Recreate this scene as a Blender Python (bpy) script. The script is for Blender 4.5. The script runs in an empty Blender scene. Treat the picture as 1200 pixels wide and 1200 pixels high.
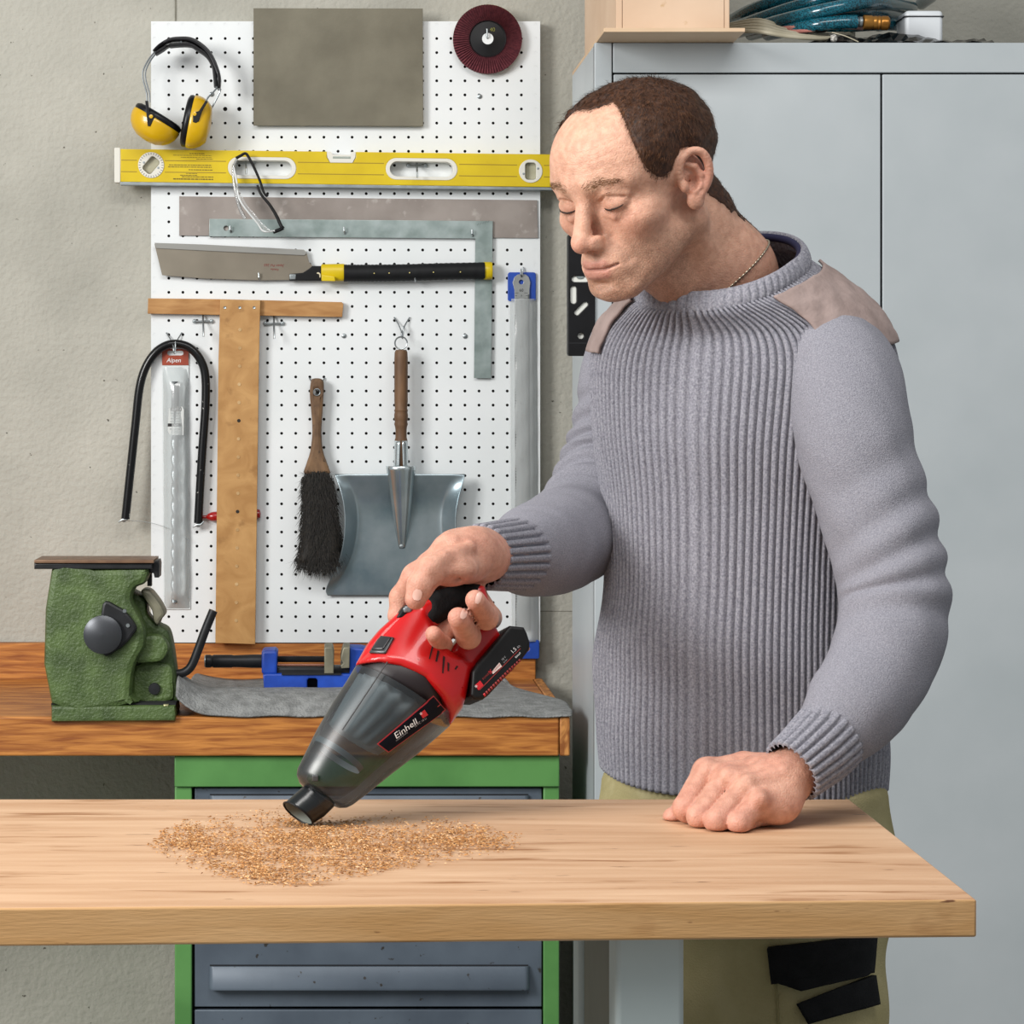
import bpy, bmesh, math, random
import numpy as np
from mathutils import Vector, Matrix
from mathutils.bvhtree import BVHTree

random.seed(7); np.random.seed(7)
S = bpy.context.scene
COL = S.collection

# ------------------------------------------------------------------ camera, world, light, exposure
CX, CY, F, CZ = 400.0, 466.0, 3000.0, 1.40      # vanishing point (px), focal length (px), eye height (m)
cam_d = bpy.data.cameras.new('camera'); cam = bpy.data.objects.new('camera', cam_d); COL.objects.link(cam)
cam.location = (0, 0, CZ); cam.rotation_euler = (math.pi / 2, 0, 0)
cam_d.sensor_width = 36; cam_d.lens = 36 * F / 1200
cam_d.shift_x = (600 - CX) / 1200; cam_d.shift_y = -(600 - CY) / 1200
cam_d.clip_end = 60
S.camera = cam

W = bpy.data.worlds.new('world'); S.world = W; W.use_nodes = True
bg = W.node_tree.nodes['Background']
bg.inputs[0].default_value = (0.92, 0.97, 1.0, 1); bg.inputs[1].default_value = 0.30

def area(name, loc, target, sx, sy, power, color=(1, 1, 1)):
    d = bpy.data.lights.new(name, 'AREA'); d.shape = 'RECTANGLE'; d.size = sx; d.size_y = sy
    d.energy = power; d.color = color
    o = bpy.data.objects.new(name, d); COL.objects.link(o); o.location = loc
    o.rotation_euler = (Vector(target) - Vector(loc)).to_track_quat('-Z', 'Y').to_euler()
    return o
area('window_light', (-2.7, 1.2, 2.55), (0.3, 3.6, 1.15), 1.35, 1.35, 118, (1.0, 0.985, 0.96))
area('ceiling_light', (0.2, 1.6, 3.3), (0.3, 3.2, 1.0), 2.4, 0.6, 36, (1.0, 0.98, 0.95))

S.view_settings.view_transform = 'Standard'; S.view_settings.look = 'None'
S.view_settings.gamma = 1.0; S.view_settings.use_curve_mapping = False
S.view_settings.exposure = 0.3

# ------------------------------------------------------------------ helpers
def P(px, py, Y): return Vector(((px - CX) / F * Y, Y, CZ - (py - CY) / F * Y))
def PX(v): return (CX + v[0] / v[1] * F, CY - (v[2] - CZ) / v[1] * F)

def C(h):
    h = h.lstrip('#'); c = [int(h[i:i + 2], 16) / 255 for i in (0, 2, 4)]
    return tuple(x / 12.92 if x <= 0.04045 else ((x + 0.055) / 1.055) ** 2.4 for x in c) + (1,)

MATS = {}
def pm(name, c1, c2=None, scale=12, stretch=(1, 1, 1), rough=.5, metal=0, bump=0, bscale=150, bstretch=None, detail=5,
       spec=.5, coat=0, lo=.35, hi=.65, c3=None, s3=60, lo3=.6, hi3=.7, st3=(1, 1, 1), dist=0, c4=None, s4=30, lo4=.65, hi4=.75, st4=(1, 1, 1), alpha=None, attr=None, sss=0, rvar=0):
    """procedural material: two-colour noise, optional third noise layer (specks, stains), noise bump"""
    if name in MATS: return MATS[name]
    m = bpy.data.materials.new(name); m.use_nodes = True
    nt = m.node_tree; N = nt.nodes; L = nt.links; b = N['Principled BSDF']
    b.inputs['Roughness'].default_value = rough; b.inputs['Metallic'].default_value = metal
    b.inputs['Specular IOR Level'].default_value = spec; b.inputs['Coat Weight'].default_value = coat
    tc = N.new('ShaderNodeTexCoord')
    def noise(sc, st, det, di=0):
        mp = N.new('ShaderNodeMapping'); mp.inputs['Scale'].default_value = st
        L.new(tc.outputs['Object'], mp.inputs['Vector'])
        n = N.new('ShaderNodeTexNoise'); n.inputs['Scale'].default_value = sc; n.inputs['Detail'].default_value = det
        n.inputs['Distortion'].default_value = di
        L.new(mp.outputs[0], n.inputs['Vector']); return n
    def ramp(n, lo, hi, ca, cb):
        r = N.new('ShaderNodeValToRGB'); r.color_ramp.elements[0].position = lo; r.color_ramp.elements[1].position = hi
        r.color_ramp.elements[0].color = ca; r.color_ramp.elements[1].color = cb
        L.new(n.outputs['Fac'], r.inputs[0]); return r
    c1 = C(c1) if isinstance(c1, str) else c1
    out = None
    if attr:
        a = N.new('ShaderNodeAttribute'); a.attribute_name = attr; out = a.outputs['Color']
        if c2:
            r = ramp(noise(scale, stretch, detail), lo, hi, c1, C(c2) if isinstance(c2, str) else c2)
            mx = N.new('ShaderNodeMix'); mx.data_type = 'RGBA'; mx.blend_type = 'MULTIPLY'; mx.inputs[0].default_value = 1
            L.new(out, mx.inputs[6]); L.new(r.outputs[0], mx.inputs[7]); out = mx.outputs[2]
    elif c2:
        out = ramp(noise(scale, stretch, detail, dist), lo, hi, c1, C(c2) if isinstance(c2, str) else c2).outputs[0]
    else:
        b.inputs['Base Color'].default_value = c1
    if c3:
        r3 = ramp(noise(s3, st3, 4), lo3, hi3, (0, 0, 0, 1), (1, 1, 1, 1))
        mx = N.new('ShaderNodeMix'); mx.data_type = 'RGBA'
        L.new(r3.outputs[0], mx.inputs[0])
        if out: L.new(out, mx.inputs[6])
        else: mx.inputs[6].default_value = c1
        mx.inputs[7].default_value = C(c3); out = mx.outputs[2]
    if c4:
        r4 = ramp(noise(s4, st4, 3), lo4, hi4, (0, 0, 0, 1), (1, 1, 1, 1))
        mx = N.new('ShaderNodeMix'); mx.data_type = 'RGBA'
        L.new(r4.outputs[0], mx.inputs[0]); L.new(out, mx.inputs[6]); mx.inputs[7].default_value = C(c4); out = mx.outputs[2]
    if out: L.new(out, b.inputs['Base Color'])
    if bump:
        bn = noise(bscale, bstretch or (1, 1, 1), 4)
        bp = N.new('ShaderNodeBump'); bp.inputs['Strength'].default_value = 1; bp.inputs['Distance'].default_value = bump
        L.new(bn.outputs['Fac'], bp.inputs['Height']); L.new(bp.outputs[0], b.inputs['Normal'])
    if rvar:
        rn = noise(scale * 2, stretch, 5); mr = N.new('ShaderNodeMapRange')
        mr.inputs['To Min'].default_value = rough - rvar; mr.inputs['To Max'].default_value = rough + rvar
        L.new(rn.outputs['Fac'], mr.inputs[0]); L.new(mr.outputs[0], b.inputs['Roughness'])
    if alpha is not None: b.inputs['Alpha'].default_value = alpha
    if sss:
        b.inputs['Subsurface Weight'].default_value = sss; b.inputs['Subsurface Radius'].default_value = (1, .35, .2)
        b.inputs['Subsurface Scale'].default_value = .006
    MATS[name] = m; return m

def clear(name, tint, gloss=.08, haze=0, hazecol='#ffffff', rough=.08):
    """thin clear plastic: tinted see-through + mirror sheen at grazing angles (+ a little milky haze)"""
    m = bpy.data.materials.new(name); m.use_nodes = True; nt = m.node_tree; N = nt.nodes; L = nt.links
    N.remove(N['Principled BSDF']); out = [n for n in N if n.type == 'OUTPUT_MATERIAL'][0]
    t = N.new('ShaderNodeBsdfTransparent'); t.inputs[0].default_value = C(tint)
    last = t.outputs[0]
    if haze:
        d = N.new('ShaderNodeBsdfDiffuse'); d.inputs[0].default_value = C(hazecol)
        x = N.new('ShaderNodeMixShader'); x.inputs[0].default_value = haze
        L.new(last, x.inputs[1]); L.new(d.outputs[0], x.inputs[2]); last = x.outputs[0]
    g = N.new('ShaderNodeBsdfGlossy'); g.inputs['Roughness'].default_value = rough
    fr = N.new('ShaderNodeFresnel'); fr.inputs[0].default_value = 1.45
    ma = N.new('ShaderNodeMath'); ma.operation = 'MULTIPLY_ADD'; ma.inputs[1].default_value = .8; ma.inputs[2].default_value = gloss * .4
    L.new(fr.outputs[0], ma.inputs[0])
    x = N.new('ShaderNodeMixShader'); L.new(ma.outputs[0], x.inputs[0]); L.new(last, x.inputs[1]); L.new(g.outputs[0], x.inputs[2])
    L.new(x.outputs[0], out.inputs[0]); return m

ROOT = {}      # object -> world position of its thing's origin
WORLD = {}     # object name -> world-space (verts, faces)
def thing(name, label, cat, loc, group=None):
    o = bpy.data.objects.new(name, None); COL.objects.link(o); o.location = loc; o.empty_display_size = .02
    o['label'] = label; o['category'] = cat
    if group: o['group'] = group
    ROOT[o.name] = Vector(loc); return o
def tag(o, label, cat, group=None):
    o['label'] = label; o['category'] = cat
    if group: o['group'] = group
    return o
def structure(o): o['kind'] = 'structure'; return o

def mesh_obj(name, V, Fc, m, parent=None, smooth=None, bevel=0, seg=2, origin=None, label=None, stuff=False, autos=35):
    """V in world space; the object's origin is its thing's origin"""
    V = np.asarray(V, dtype=float).reshape(-1, 3)
    if parent is not None: org = ROOT[parent.name]
    else: org = Vector(origin) if origin is not None else Vector((V[:, 0].mean(), V[:, 1].mean(), V[:, 2].min()))
    me = bpy.data.meshes.new(name)
    me.from_pydata((V - np.array(org)).tolist(), [], [list(map(int, f)) for f in Fc] if not isinstance(Fc, np.ndarray) else Fc.tolist())
    me.validate()
    bm = bmesh.new(); bm.from_mesh(me)
    if len(bm.faces) < 60000: bmesh.ops.recalc_face_normals(bm, faces=bm.faces)
    bm.to_mesh(me); bm.free()
    if m is not None: me.materials.append(m)
    o = bpy.data.objects.new(name, me); COL.objects.link(o)
    if smooth is not False:
        me.shade_smooth()
        if smooth is None: me.set_sharp_from_angle(angle=math.radians(autos))
    if parent is not None: o.parent = parent
    else: o.location = org
    ROOT[o.name] = org
    WORLD[o.name] = (V, Fc)
    if bevel:
        b = o.modifiers.new('bevel', 'BEVEL'); b.width = bevel; b.segments = seg; b.limit_method = 'ANGLE'; b.angle_limit = math.radians(40)
    if label: o['label'] = label
    if stuff: o['kind'] = 'stuff'
    return o

class MB:
    def __init__(s): s.V = []; s.F = []
    def add(s, V, Fc):
        k = len(s.V); s.V += [tuple(v) for v in V]; s.F += [[i + k for i in f] for f in Fc]; return s
    def box(s, x0, x1, y0, y1, z0, z1):
        V = [(x, y, z) for z in (z0, z1) for y in (y0, y1) for x in (x0, x1)]
        return s.add(V, [(0, 2, 3, 1), (4, 5, 7, 6), (0, 1, 5, 4), (2, 6, 7, 3), (0, 4, 6, 2), (1, 3, 7, 5)])
    def tube(s, pts, r, n=10, closed=False, sq=1.0):
        V, Fc = tube_geo(pts, r, n, closed); return s.add(V, Fc)
    def lathe(s, prof, o, axis, n=24, side=None, sc=1.0):
        V, Fc = lathe_geo(prof, o, axis, n, side, sc); return s.add(V, Fc)
    def obj(s, name, m, parent=None, **k): return mesh_obj(name, s.V, s.F, m, parent, **k)

def tube_geo(pts, r, n=10, closed=False):
    pts = [Vector(p) for p in pts]; k = len(pts)
    rs = [r] * k if not hasattr(r, '__len__') else list(r)
    V = []; Fc = []; nrm = None
    for i, p in enumerate(pts):
        a = pts[(i - 1) % k] if (closed or i > 0) else p
        b = pts[(i + 1) % k] if (closed or i < k - 1) else p
        t = (b - a).normalized()
        if nrm is None:
            nrm = t.orthogonal().normalized()
        nrm = (nrm - t * nrm.dot(t)).normalized(); bn = t.cross(nrm)
        for j in range(n):
            an = 2 * math.pi * j / n
            V.append(p + (nrm * math.cos(an) + bn * math.sin(an)) * rs[i])
    for i in range(k if closed else k - 1):
        i2 = (i + 1) % k
        for j in range(n):
            j2 = (j + 1) % n
            Fc.append((i * n + j, i * n + j2, i2 * n + j2, i2 * n + j))
    if not closed:
        Fc.append(tuple(range(n - 1, -1, -1))); Fc.append(tuple((k - 1) * n + j for j in range(n)))
    return V, Fc

def lathe_geo(prof, o, axis, n=24, side=None, sc=1.0):
    """profile of (radius, distance along axis)"""
    o = Vector(o); t = Vector(axis).normalized()
    u = Vector(side).normalized() if side is not None else t.orthogonal().normalized()
    u = (u - t * u.dot(t)).normalized(); w = t.cross(u); V = []; Fc = []
    for (r, d) in prof:
        for j in range(n):
            a = 2 * math.pi * j / n; V.append(o + t * d + (u * math.cos(a) + w * math.sin(a) * sc) * max(r, 1e-5))
    for i in range(len(prof) - 1):
        for j in range(n):
            j2 = (j + 1) % n; Fc.append((i * n + j, i * n + j2, (i + 1) * n + j2, (i + 1) * n + j))
    Fc.append(tuple(range(n - 1, -1, -1))); Fc.append(tuple((len(prof) - 1) * n + j for j in range(n)))
    return V, Fc

def loft_geo(rings, caps=True):
    n = len(rings[0]); V = [tuple(p) for r in rings for p in r]; Fc = []
    for i in range(len(rings) - 1):
        for j in range(n):
            j2 = (j + 1) % n; Fc.append((i * n + j, i * n + j2, (i + 1) * n + j2, (i + 1) * n + j))
    if caps: Fc.append(tuple(range(n - 1, -1, -1))); Fc.append(tuple((len(rings) - 1) * n + j for j in range(n)))
    return V, Fc

def crom(pts, k=6, closed=False):
    """Catmull-Rom resample of 2D/3D points"""
    p = [np.array(q, float) for q in pts]; n = len(p); out = []
    rng = range(n) if closed else range(n - 1)
    for i in rng:
        g = (lambda j: p[j % n]) if closed else (lambda j: p[min(max(j, 0), n - 1)])
        a, b, c, d = g(i - 1), g(i), g(i + 1), g(i + 2)
        for j in range(k):
            t = j / k
            out.append(.5 * ((2 * b) + (c - a) * t + (2 * a - 5 * b + 4 * c - d) * t * t + (3 * b - a - 3 * c + d) * t ** 3))
    if not closed: out.append(p[-1])
    return out

def curve_mesh(loops, thick, bev=0.0):
    """2D loops (even-odd) -> (verts, faces) extruded +-thick/2 along z"""
    cu = bpy.data.curves.new('c', 'CURVE'); cu.dimensions = '2D'; cu.fill_mode = 'BOTH'
    cu.extrude = max(thick / 2 - bev, 0); cu.bevel_depth = bev; cu.bevel_resolution = 1
    if bev: cu.offset = -bev
    for lp in loops:
        sp = cu.splines.new('POLY'); sp.points.add(len(lp) - 1); sp.use_cyclic_u = True
        for i, q in enumerate(lp): sp.points[i].co = (q[0], q[1], 0, 1)
    ob = bpy.data.objects.new('c', cu)
    me = bpy.data.meshes.new_from_object(ob)
    V = [tuple(v.co) for v in me.vertices]; Fc = [tuple(p.vertices) for p in me.polygons]
    bpy.data.objects.remove(ob); bpy.data.curves.remove(cu); bpy.data.meshes.remove(me)
    return V, Fc

def plate(name, parent, m, loops_px, Yb, thick, bev=0.0006, **k):
    """flat piece facing the camera: outlines in picture pixels at its front face, back face at depth Yb"""
    Yf = Yb - thick
    lp = [[((q[0] - CX) / F * Yf, CZ - (q[1] - CY) / F * Yf) for q in L] for L in loops_px]
    V, Fc = curve_mesh(lp, thick, min(bev, thick * .45))
    V = [(v[0], Yb - thick / 2 - v[2], v[1]) for v in V]
    return mesh_obj(name, V, Fc, m, parent, **k)

def rect(x0, y0, x1, y1): return [(x0, y0), (x1, y0), (x1, y1), (x0, y1)]
def rrect(x0, y0, x1, y1, r, n=6):
    out = []
    for cx, cy, a0 in ((x1 - r, y0 + r, -90), (x1 - r, y1 - r, 0), (x0 + r, y1 - r, 90), (x0 + r, y0 + r, 180)):
        for i in range(n + 1):
            a = math.radians(a0 + 90 * i / n); out.append((cx + r * math.cos(a), cy + r * math.sin(a)))
    return out
def circ(x, y, r, n=24): return [(x + r * math.cos(2 * math.pi * i / n), y + r * math.sin(2 * math.pi * i / n)) for i in range(n)]

def text2d(s, size=1.0, bold=0, shear=0, align='LEFT'):
    cu = bpy.data.curves.new('t', 'FONT'); cu.body = s; cu.size = size; cu.align_x = align; cu.offset = bold; cu.shear = shear
    cu.resolution_u = 3; cu.fill_mode = 'FRONT'
    ob = bpy.data.objects.new('t', cu); me = bpy.data.meshes.new_from_object(ob)
    V = [(v.co.x, v.co.y) for v in me.vertices]; Fc = [tuple(p.vertices) for p in me.polygons]
    bpy.data.objects.remove(ob); bpy.data.curves.remove(cu); bpy.data.meshes.remove(me)
    return V, Fc

def wtext(parent, s, px, py, h, Y, m, ang=0, bold=0, shear=0, align='CENTER', sx=1.0, name='lettering'):
    """flat lettering; h = cap height in pixels at depth Y, ang clockwise degrees in the picture"""
    V, Fc = text2d(s, h / .7, bold, shear, align); a = math.radians(ang)
    ex = (math.cos(a), math.sin(a)); ey = (math.sin(a), -math.cos(a))
    W_ = [P(px + v[0] * sx * ex[0] + (v[1] - h / 2) * ey[0], py + v[0] * sx * ex[1] + (v[1] - h / 2) * ey[1], Y) for v in V]
    return mesh_obj(name, W_, Fc, m, parent, smooth=False)

def bvh_of(*objs):
    V = []; Fc = []
    for o in objs:
        v, f = WORLD[o.name]; k = len(V); V += [tuple(q) for q in v]; Fc += [tuple(int(i) + k for i in g) for g in f]
    return BVHTree.FromPolygons(V, Fc)
EYE = Vector((0, 0, CZ))
def hit(px, py, bvh, off=0.0, ymax=9):
    d = (P(px, py, 1.0) - EYE).normalized(); h = bvh.ray_cast(EYE, d)
    if h[0] is None or h[0].y > ymax: return None
    n = h[1] if h[1].dot(d) < 0 else -h[1]
    return h[0] + n * off
def decal(name, parent, m, pts, faces, bvh, off=0.0006, **k):
    """lay a 2D mesh given in picture pixels on a real surface (each point gets its place on the surface)"""
    V = []; last = None
    for q in pts:
        h = hit(q[0], q[1], bvh, off)
        if h is None: h = P(q[0], q[1], last.y) if last is not None else None
        V.append(h); last = h if h is not None else last
    for i, v in enumerate(V):
        if v is None: V[i] = P(pts[i][0], pts[i][1], last.y)
    return mesh_obj(name, V, faces, m, parent, **k)
def grid_px(c, nu, nv):
    """bilinear grid in the quad c (4 px corners)"""
    pts = []; fc = []
    for j in range(nv + 1):
        for i in range(nu + 1):
            u, v = i / nu, j / nv
            pts.append(tuple(sum(wt * c[q][e] for q, wt in enumerate(((1 - u) * (1 - v), u * (1 - v), u * v, (1 - u) * v))) for e in (0, 1)))
    for j in range(nv):
        for i in range(nu):
            a = j * (nu + 1) + i; fc.append((a, a + 1, a + nu + 2, a + nu + 1))
    return pts, fc
def dtext(parent, s, px, py, h, ang, m, bvh, bold=0, shear=0, off=.0009, align='LEFT', name='lettering', sx=1.0):
    V, Fc = text2d(s, h / .7, bold, shear, align); a = math.radians(ang)
    ex = (math.cos(a), math.sin(a)); ey = (math.sin(a), -math.cos(a))
    pts = [(px + v[0] * sx * ex[0] + v[1] * ey[0], py + v[0] * sx * ex[1] + v[1] * ey[1]) for v in V]
    return decal(name, parent, m, pts, Fc, bvh, off, smooth=False)

# ---- signed distance modelling (numpy) + surface nets
def smin(a, b, k):
    h = np.clip(.5 + .5 * (b - a) / k, 0, 1); return b * (1 - h) + a * h - k * h * (1 - h)
def smax(a, b, k): return -smin(-a, -b, k)
def s_sph(p, c, r): return np.linalg.norm(p - np.asarray(c), axis=1) - r
def s_ell(p, c, r):
    q = (p - np.asarray(c)); r = np.asarray(r, float); k0 = np.linalg.norm(q / r, axis=1); k1 = np.linalg.norm(q / (r * r), axis=1)
    return np.where(k1 > 1e-9, k0 * (k0 - 1) / np.maximum(k1, 1e-9), -r.min())
def s_cone(p, a, b, ra, rb):
    a = np.asarray(a, float); b = np.asarray(b, float); d = b - a; t = np.clip(((p - a) @ d) / max(d @ d, 1e-12), 0, 1)
    return np.linalg.norm(p - a - t[:, None] * d, axis=1) - (ra + (rb - ra) * t)
def s_chain(p, pts, rs, k=.004):
    d = None
    for i in range(len(pts) - 1):
        e = s_cone(p, pts[i], pts[i + 1], rs[i], rs[i + 1]); d = e if d is None else smin(d, e, k)
    return d
def poly_sd(q, poly):
    """signed distance of 2D points to a polygon"""
    poly = np.asarray(poly, float); n = len(poly); d = np.full(len(q), 1e9); s = np.ones(len(q))
    for i in range(n):
        a = poly[i]; b = poly[i - 1]; e = b - a; w = q - a
        t = np.clip((w @ e) / max(e @ e, 1e-12), 0, 1); d = np.minimum(d, ((w - t[:, None] * e) ** 2).sum(1))
        c1 = q[:, 1] >= a[1]; c2 = q[:, 1] < b[1]; c3 = e[0] * w[:, 1] > e[1] * w[:, 0]
        flip = (c1 & c2 & c3) | (~c1 & ~c2 & ~c3); s = np.where(flip, -s, s)
    return s * np.sqrt(d)
def nets(f, lo, hi, h, sub=0, it=3, step=None):
    lo = np.asarray(lo, float); hi = np.asarray(hi, float); n = np.ceil((hi - lo) / h).astype(int) + 1
    ax = [lo[i] + h * np.arange(n[i]) for i in range(3)]
    G = np.stack(np.meshgrid(*ax, indexing='ij'), -1).reshape(-1, 3)
    D = np.concatenate([f(G[i:i + 200000]) for i in range(0, len(G), 200000)]).reshape(n)
    ins = D < 0; c = [D[a:n[0] - 1 + a, b:n[1] - 1 + b, e:n[2] - 1 + e] for a in (0, 1) for b in (0, 1) for e in (0, 1)]
    cnt = sum((q < 0).astype(int) for q in c); act = (cnt > 0) & (cnt < 8)
    idx = -np.ones(act.shape, int); ids = np.argwhere(act); idx[act] = np.arange(len(ids))
    V = lo + (ids + .5) * h
    Fc = []
    for a in range(3):
        b, e = (a + 1) % 3, (a + 2) % 3
        s1 = [slice(None)] * 3; s2 = [slice(None)] * 3; s1[a] = slice(0, -1); s2[a] = slice(1, None)
        A = ins[tuple(s1)]; B = ins[tuple(s2)]; cr = np.argwhere(A != B)
        m = (cr[:, b] > 0) & (cr[:, e] > 0) & (cr[:, b] < n[b] - 1) & (cr[:, e] < n[e] - 1); cr = cr[m]
        if not len(cr): continue
        o = np.zeros(3, int); ob = o.copy(); ob[b] = 1; oe = o.copy(); oe[e] = 1
        q = np.stack([idx[tuple((cr - ob - oe).T)], idx[tuple((cr - oe).T)], idx[tuple(cr.T)], idx[tuple((cr - ob).T)]], 1)
        fl = ~A[tuple(cr.T)]; q[fl] = q[fl][:, ::-1]; Fc.append(q)
    Fc = np.concatenate(Fc)
    def proj(V, k, mx):
        e = h * .08
        for _ in range(k):
            d = f(V); g = np.stack([f(V + np.eye(3)[i] * e) - f(V - np.eye(3)[i] * e) for i in range(3)], 1) / (2 * e)
            gl = np.maximum((g * g).sum(1), .2); st = (d / gl)[:, None] * g
            ln = np.linalg.norm(st, axis=1, keepdims=True); st *= np.minimum(1, mx / np.maximum(ln, 1e-9)); V = V - st
        return V
    V = proj(V, it, h * .6)
    for _ in range(sub):
        V, Fc = subdiv(V, Fc); V = proj(V, 2, h * .3)
    return V, Fc
def subdiv(V, Fc):
    E = np.sort(np.stack([Fc, np.roll(Fc, -1, 1)], 2).reshape(-1, 2), 1)
    U, inv = np.unique(E, axis=0, return_inverse=True); inv = inv.reshape(-1, 4); n = len(V)
    mid = V[U].mean(1); cen = V[Fc].mean(1); ei = n + inv; ci = n + len(U) + np.arange(len(Fc))
    F2 = np.concatenate([np.stack([Fc[:, k], ei[:, k], ci, ei[:, k - 1]], 1) for k in range(4)])
    return np.concatenate([V, mid, cen]), F2
def vnoise(p, sc, seed=0, octv=2):
    """cheap smooth pseudo noise from summed sines, about -1..1"""
    r = np.random.RandomState(seed); out = np.zeros(len(p)); amp = 1
    for o in range(octv):
        for _ in range(5):
            k = r.normal(size=3) * sc * (2 ** o); out += amp * np.sin(p @ k + r.uniform(0, 6.28)) / 3
        amp *= .5
    return out
def set_col(o, cols):
    a = o.data.color_attributes.new('Col', 'FLOAT_COLOR', 'POINT')
    c = np.ones((len(cols), 4)); c[:, :3] = cols; a.data.foreach_set('color', c.ravel())
# ------------------------------------------------------------------ materials
M_concrete = pm('concrete', '#9d9b91', '#bbb8ad', 3.2, rough=.85, c3='#5d5a50', s3=85, lo3=.70, hi3=.73, bump=.003, bscale=90, detail=12, lo=.3, hi=.7)
M_floor = pm('floor_paint', '#6f6f6a', '#858580', 4, rough=.6, bump=.0006)
M_peg = pm('white_hardboard', '#dfe3e4', '#e6e9ea', 6, rough=.45)
M_hole = pm('hole_dark', '#2c2824', rough=.9)  # shade inside open holes put into a dark brown colour
M_oak = pm('orange_stained_wood', '#8a4a16', '#c4803a', 9, stretch=(1.2, 6, 16), rough=.5, bump=.0004, bscale=40, bstretch=(1, 6, 20), dist=.6, detail=8)
M_endgrain = pm('end_grain', '#8a4f1e', '#c98a48', 22, stretch=(2.5, 1, 1.2), rough=.6, dist=2)
M_green = pm('green_paint', '#4f8145', '#5c9150', 10, rough=.42, spec=.4)
M_drawer = pm('blue_grey_paint', '#4d5763', '#5d6874', 8, rough=.45, c3='#33302d', s3=70, lo3=.68, hi3=.72, metal=.1)
M_cab = pm('light_grey_paint', '#abb2b5', '#b4babd', 5, rough=.4, spec=.4)
M_legp = pm('leg_grey_paint', '#b9c5c5', '#c4cfcf', 6, rough=.45)
M_gap = pm('dark_gap', '#15161a', rough=.8)
M_mat = pm('rubber_mat', '#777877', '#939493', 60, rough=.75, bump=.0035, bscale=260, spec=.3)
M_top = pm('beech_top', '#b98d68', '#d8b28f', 5, stretch=(.8, 9, 9), rough=.55, bump=.0004, bscale=30, bstretch=(1, 12, 12), dist=.4, detail=8, lo=.25, hi=.7,
           c3='#9a6a42', s3=7, st3=(1, 7, 7), lo3=.60, hi3=.74, c4='#6e4a30', s4=22, st4=(.8, 6, 6), lo4=.69, hi4=.74)
M_edge = pm('beech_edge', '#b5864f', '#cfa574', 5, stretch=(1, 6, 7), rough=.55, bump=.0004, bscale=40, bstretch=(1, 12, 12), dist=.5, detail=8, lo=.25, hi=.75,
            c3='#94602f', s3=9, st3=(1, 1, 1.6), lo3=.60, hi3=.80, c4='#6e4526', s4=40, st4=(.6, 3, 3), lo4=.70, hi4=.75)
M_steel = pm('steel', '#8d9496', '#a7aeb0', 30, rough=.38, metal=.85)
M_wire = pm('zinc_wire', '#9ea3a5', rough=.3, metal=.9)
M_black = pm('black_plastic', '#0d0d0f', '#131316', 40, rough=.45, spec=.25)
M_white = pm('white_plastic', '#dcdad0', rough=.4)
M_ink = pm('black_ink', '#1a1a1a', rough=.6)
M_wink = pm('white_ink', '#eeeeee', rough=.5)

YB, YW = 4.58, 4.612
def Xq(x): return (x - CX) / F * YW

# ------------------------------------------------------------------ room
mb = MB().box(-2.6, 2.6, YW, YW + .2, -.05, 3.2); structure(mb.obj('wall_back', M_concrete, origin=(0, YW, 0)))
mb = MB().box(-2.6, 2.6, -1.0, YW + .2, -.1, 0); structure(mb.obj('floor', M_floor, origin=(0, 2, 0)))

M_joint = pm('formwork_joint', '#6a675c', '#8a877b', 30, rough=.9)
wb = bpy.data.objects['wall_back']
MB().box(Xq(204.8), Xq(207), YW - .0008, YW + .01, .0, 3.1).obj('formwork_joint', M_joint, wb, smooth=False)
MB().box(Xq(633), Xq(790), YW - .0005, YW + .01, CZ - (716.6 - CY) / F * YW, CZ - (715.8 - CY) / F * YW).obj('formwork_joint', M_joint, wb, smooth=False)
# ------------------------------------------------------------------ pegboard
peg = thing('pegboard', 'white perforated tool panel mounted on the concrete wall', 'pegboard', (P(405, 752, YB)))
XS = [177 / 1] + []
px0, py0, ptx = 181.3, 28.6, 16.525
cxs = [px0 + ptx * i for i in range(28)]; cys = [py0 + ptx * j for j in range(44)]
ex = [177] + [(cxs[i] + cxs[i + 1]) / 2 for i in range(27)] + [633]
ey = [25] + [(cys[j] + cys[j + 1]) / 2 for j in range(43)] + [753]
V = []; Fc = []; V2 = []; F2 = []
th = .005
for j in range(44):
    for i in range(28):
        c = (cxs[i], cys[j]); r = 1.75 if (i, j) not in ((5, 6), (6, 6)) else 2.6
        x0, x1, y0, y1 = ex[i], ex[i + 1], ey[j], ey[j + 1]
        sq = [(x1, c[1]), (x1, y1), (c[0], y1), (x0, y1), (x0, c[1]), (x0, y0), (c[0], y0), (x1, y0)]
        k = len(V)
        V += [P(q[0], q[1], YB) for q in sq]
        ci = [(c[0] + r * math.cos(a * math.pi / 4), c[1] + r * math.sin(a * math.pi / 4)) for a in range(8)]
        V += [P(q[0], q[1], YB) for q in ci]
        for a in range(8): Fc.append((k + a, k + (a + 1) % 8, k + 8 + (a + 1) % 8, k + 8 + a))
        k2 = len(V2); V2 += [P(q[0], q[1], YB) for q in ci] + [P(q[0], q[1], YB) + Vector((0, th, 0)) for q in ci]
        for a in range(8): F2.append((k2 + a, k2 + (a + 1) % 8, k2 + 8 + (a + 1) % 8, k2 + 8 + a))
mesh_obj('perforated_panel', V, Fc, M_peg, peg, smooth=False)
mesh_obj('hole_rims', V2, F2, M_hole, peg, smooth=False, stuff=True)
a, b = P(177, 753, YB), P(633, 25, YB)
mb = MB(); t = .018
mb.box(a.x, a.x + t, YB, YW, a.z, b.z).box(b.x - t, b.x, YB, YW, a.z, b.z).box(a.x + t, b.x - t, YB, YW, b.z - t, b.z).box(a.x + t, b.x - t, YB, YW, a.z, a.z + t)
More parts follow.
